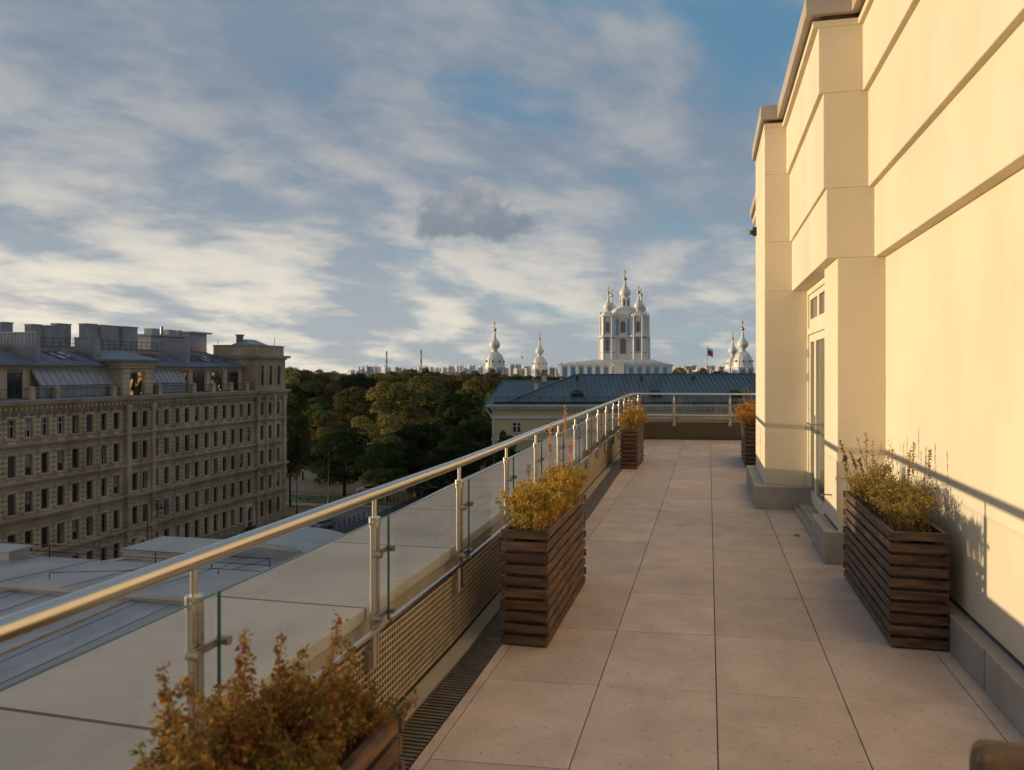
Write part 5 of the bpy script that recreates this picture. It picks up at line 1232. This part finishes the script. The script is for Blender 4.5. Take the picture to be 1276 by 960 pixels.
# ------------------------------------------------------------------ trees
TP = {
 'green': [(.034, .050, .012), (.044, .060, .013), (.026, .042, .010), (.058, .066, .014)],
 'dark': [(.020, .034, .010), (.027, .040, .010), (.016, .027, .008)],
 'olive': [(.070, .070, .016), (.088, .078, .016), (.056, .060, .014), (.10, .080, .018)],
 'amber': [(.096, .074, .018), (.112, .080, .020), (.074, .064, .016), (.124, .084, .021)],
}
def tree_proto(pal, seed, nleaf, ls, tall):
    """unit tree about 20 m high standing at the origin"""
    rr = random.Random(seed); rn = np.random.default_rng(seed)
    o = thing('park_tree', 'x', 'tree', (0, 0, 0)); H = 20.0
    m = MB(); m.path([(0, 0, -.3), (.1, 0, H * .2), (.2, .1, H * .45), (.1, .2, H * .75)], [.42, .32, .22, .08], 8)
    lobes = []
    nl = 26
    for i in range(nl):
        f = (i + .5) / nl; z = H * (.24 + .70 * f)
        env = math.sin(math.pi * (.10 + .84 * f)) ** .75 * (5.6 if not tall else 4.5)
        w = i * 2.4 + rr.uniform(-.5, .5); r = env * rr.uniform(.35, .95)
        c_ = Vector((math.cos(w) * r, math.sin(w) * r, z + rr.uniform(-.8, .8))); R_ = rr.uniform(1.4, 2.5) * (1.0 if f < .8 else .8)
        lobes.append((c_, R_, rr.choice(TP[pal]), rr.uniform(.8, 1.25)))
        z0 = max(H * .2, c_.z - r * .7 - 1.0); m.path([(.15, .05, z0), (c_.x * .5, c_.y * .5, (z0 + c_.z) / 2 + .3), tuple(c_)], [.13, .08, .03], 5, False)
    m.build('trunk', M['bark'], o, auto=60)
    pos = []; nr = []; cl = []; sz = []
    tot = sum(R_ ** 2 for _, R_, _, _ in lobes)
    for c_, R_, col, br in lobes:
        k = int(nleaf * R_ ** 2 / tot)
        dv = rn.normal(size=(k, 3)); dv /= np.linalg.norm(dv, axis=1)[:, None]
        dv[:, 2] = np.where(dv[:, 2] < -.5, -dv[:, 2], dv[:, 2])
        sub = rn.normal(size=(9, 3)); sub /= np.linalg.norm(sub, axis=1)[:, None]
        bulge = np.max(dv @ sub.T, axis=1)
        rad = R_ * (.55 + .45 * np.sqrt(rn.random(k))) * (.70 + .42 * bulge)
        p = np.array(c_) + dv * rad[:, None] * np.array([1.1, 1.1, .88])
        pos.append(p); n_ = dv + rn.normal(size=(k, 3)) * .55; n_[:, 2] += .25; nr.append(n_)
        cl.append(np.array(col) * br * rn.uniform(.7, 1.3, size=(k, 1))); sz.append(ls * rn.uniform(.6, 1.4, size=k))
    leaf_object('crown', np.concatenate(pos), np.concatenate(nr), np.concatenate(sz), np.concatenate(cl), M['leaf'], o, .7)
    return o
protos = {}
for pal in TP:
    for k in range(2): protos[(pal, k)] = tree_proto(pal, hash_ := (len(pal) * 13 + k * 7 + ord(pal[0])), 9500, .25, k == 1)
used = set()
def tree(px, ytop, zc, pal, k, wpx, label, group=None):
    p = at(px, 463, zc); h = EYE + (463 - ytop) / 1000 * zc - GZ; s = h / 19.6
    sw = (wpx * zc / 1000) / (11.4 if k == 0 else 9.6); pr = protos[(pal, k)]
    if (pal, k) in used: o = dup(pr, (p.x, p.y, GZ), rng.uniform(0, 6.28), (sw, sw, s))
    else: used.add((pal, k)); o = pr; o.location = (p.x, p.y, GZ); o.rotation_euler = (0, 0, rng.uniform(0, 6.28)); o.scale = (sw, sw, s)
    o['label'] = label
    if group: o['group'] = group
    elif 'group' in o: del o['group']
    return o
front = [
 (489, 477, 168, 'amber', 0, 84, 'big amber tinted tree standing free in the middle of the park'),
 (535, 474, 176, 'olive', 0, 84, 'big olive tree to the right of the amber one'),
 (428, 531, 150, 'dark', 0, 88, 'low dark tree over the park path'),
 (568, 492, 158, 'dark', 1, 74, 'tall dark tree in front of the yellow building corner'),
 (592, 520, 128, 'dark', 0, 86, 'dark tree low behind the glass railing'),
 (520, 530, 150, 'dark', 1, 90, 'shaded dark tree below the amber tree'),
 (482, 548, 143, 'green', 0, 70, 'lower green tree near the blue sign'),
 (377, 539, 172, 'olive', 0, 46, 'small rounded yellowish tree by the lawn'),
 (361, 478, 140, 'green', 1, 46, 'tall green tree right behind the corner of the stone building'),
 (404, 512, 205, 'amber', 0, 40, 'small orange tree among dark ones'),
 (372, 462, 235, 'olive', 0, 66, 'tall yellow green tree next to the stone building'),
 (392, 496, 210, 'green', 1, 48, 'mid green tree between the lawn and the far rows'),
 (446, 480, 220, 'olive', 1, 62, 'olive tree left behind the amber tree'),
 (425, 472, 240, 'amber', 1, 54, 'bronze tree in the second row of the park'),
 (602, 470, 215, 'amber', 0, 62, 'russet tree beside the yellow building'),
 (585, 480, 185, 'olive', 1, 60, 'olive tree just left of the green grey roof'),
 (618, 486, 150, 'green', 1, 42, 'narrow green tree at the corner of the yellow building'),
 (440, 545, 190, 'dark', 0, 60, 'dark tree behind the low one at the path'),
 (548, 560, 126, 'dark', 0, 66, 'dark low tree over the street beyond the bollards'),
 (410, 560, 165, 'dark', 0, 46, 'round dark shrub like tree by the lawn edge'),
 (628, 540, 98, 'dark', 0, 42, 'dark tree tip in front of the yellow wall'),
]
for t in front: tree(*t)
gl = {'green': 'green tree in the distant rows of the park', 'dark': 'dark tree in the distant rows of the park', 'olive': 'yellow green tree in the distant rows of the park', 'amber': 'bronze tree in the distant rows of the park'}
pals = ['green', 'olive', 'amber', 'olive', 'dark', 'amber']
for i in range(82):
    zc = rng.uniform(235, 430); px = rng.uniform(352, 628); pal = rng.choice(pals)
    tree(px, rng.uniform(464, 474) - (0 if zc < 330 else 1.5), zc, pal, rng.randrange(2), rng.uniform(10.5, 15) / zc * 1000, gl[pal], 'trees of the park')
for i in range(26):
    zc = rng.uniform(330, 480); px = rng.uniform(615, 700); pal = rng.choice(pals)
    tree(px, rng.uniform(467, 474), zc, pal, rng.randrange(2), rng.uniform(10, 14) / zc * 1000, 'tree in the grove behind the green grey roof', 'trees behind the green grey roof')
for i in range(16):
    zc = rng.uniform(420, 620); px = rng.uniform(832, 905); pal = rng.choice(pals)
    tree(px, rng.uniform(461, 465), zc, pal, rng.randrange(2), rng.uniform(9, 13) / zc * 1000, 'low tree beside the cathedral on the right', 'trees right of the cathedral')
for key, pr in protos.items():
    if key not in used:
        for ch_ in list(pr.children): bpy.data.objects.remove(ch_)
        bpy.data.objects.remove(pr)

# ------------------------------------------------------------------ thin evening haze over the whole place
m = MB(); m.box(-1400, 1000, -60, 4000, GZ - 1.4, 78)
hz = m.build('haze', None); hz.data.materials.clear()
hm = bpy.data.materials.new('haze_air'); hm.use_nodes = True; hm.node_tree.nodes.clear(); G = NG(hm.node_tree)
pv = G.n('ShaderNodeVolumePrincipled'); pv.inputs['Color'].default_value = (.82, .86, .92, 1); pv.inputs['Density'].default_value = .00003; pv.inputs['Anisotropy'].default_value = .2
oo = G.n('ShaderNodeOutputMaterial'); hm.node_tree.links.new(pv.outputs[0], oo.inputs['Volume']); hz.data.materials.append(hm)
hz['kind'] = 'stuff'

for o in bpy.data.objects:
    if '_w' in o: del o['_w']
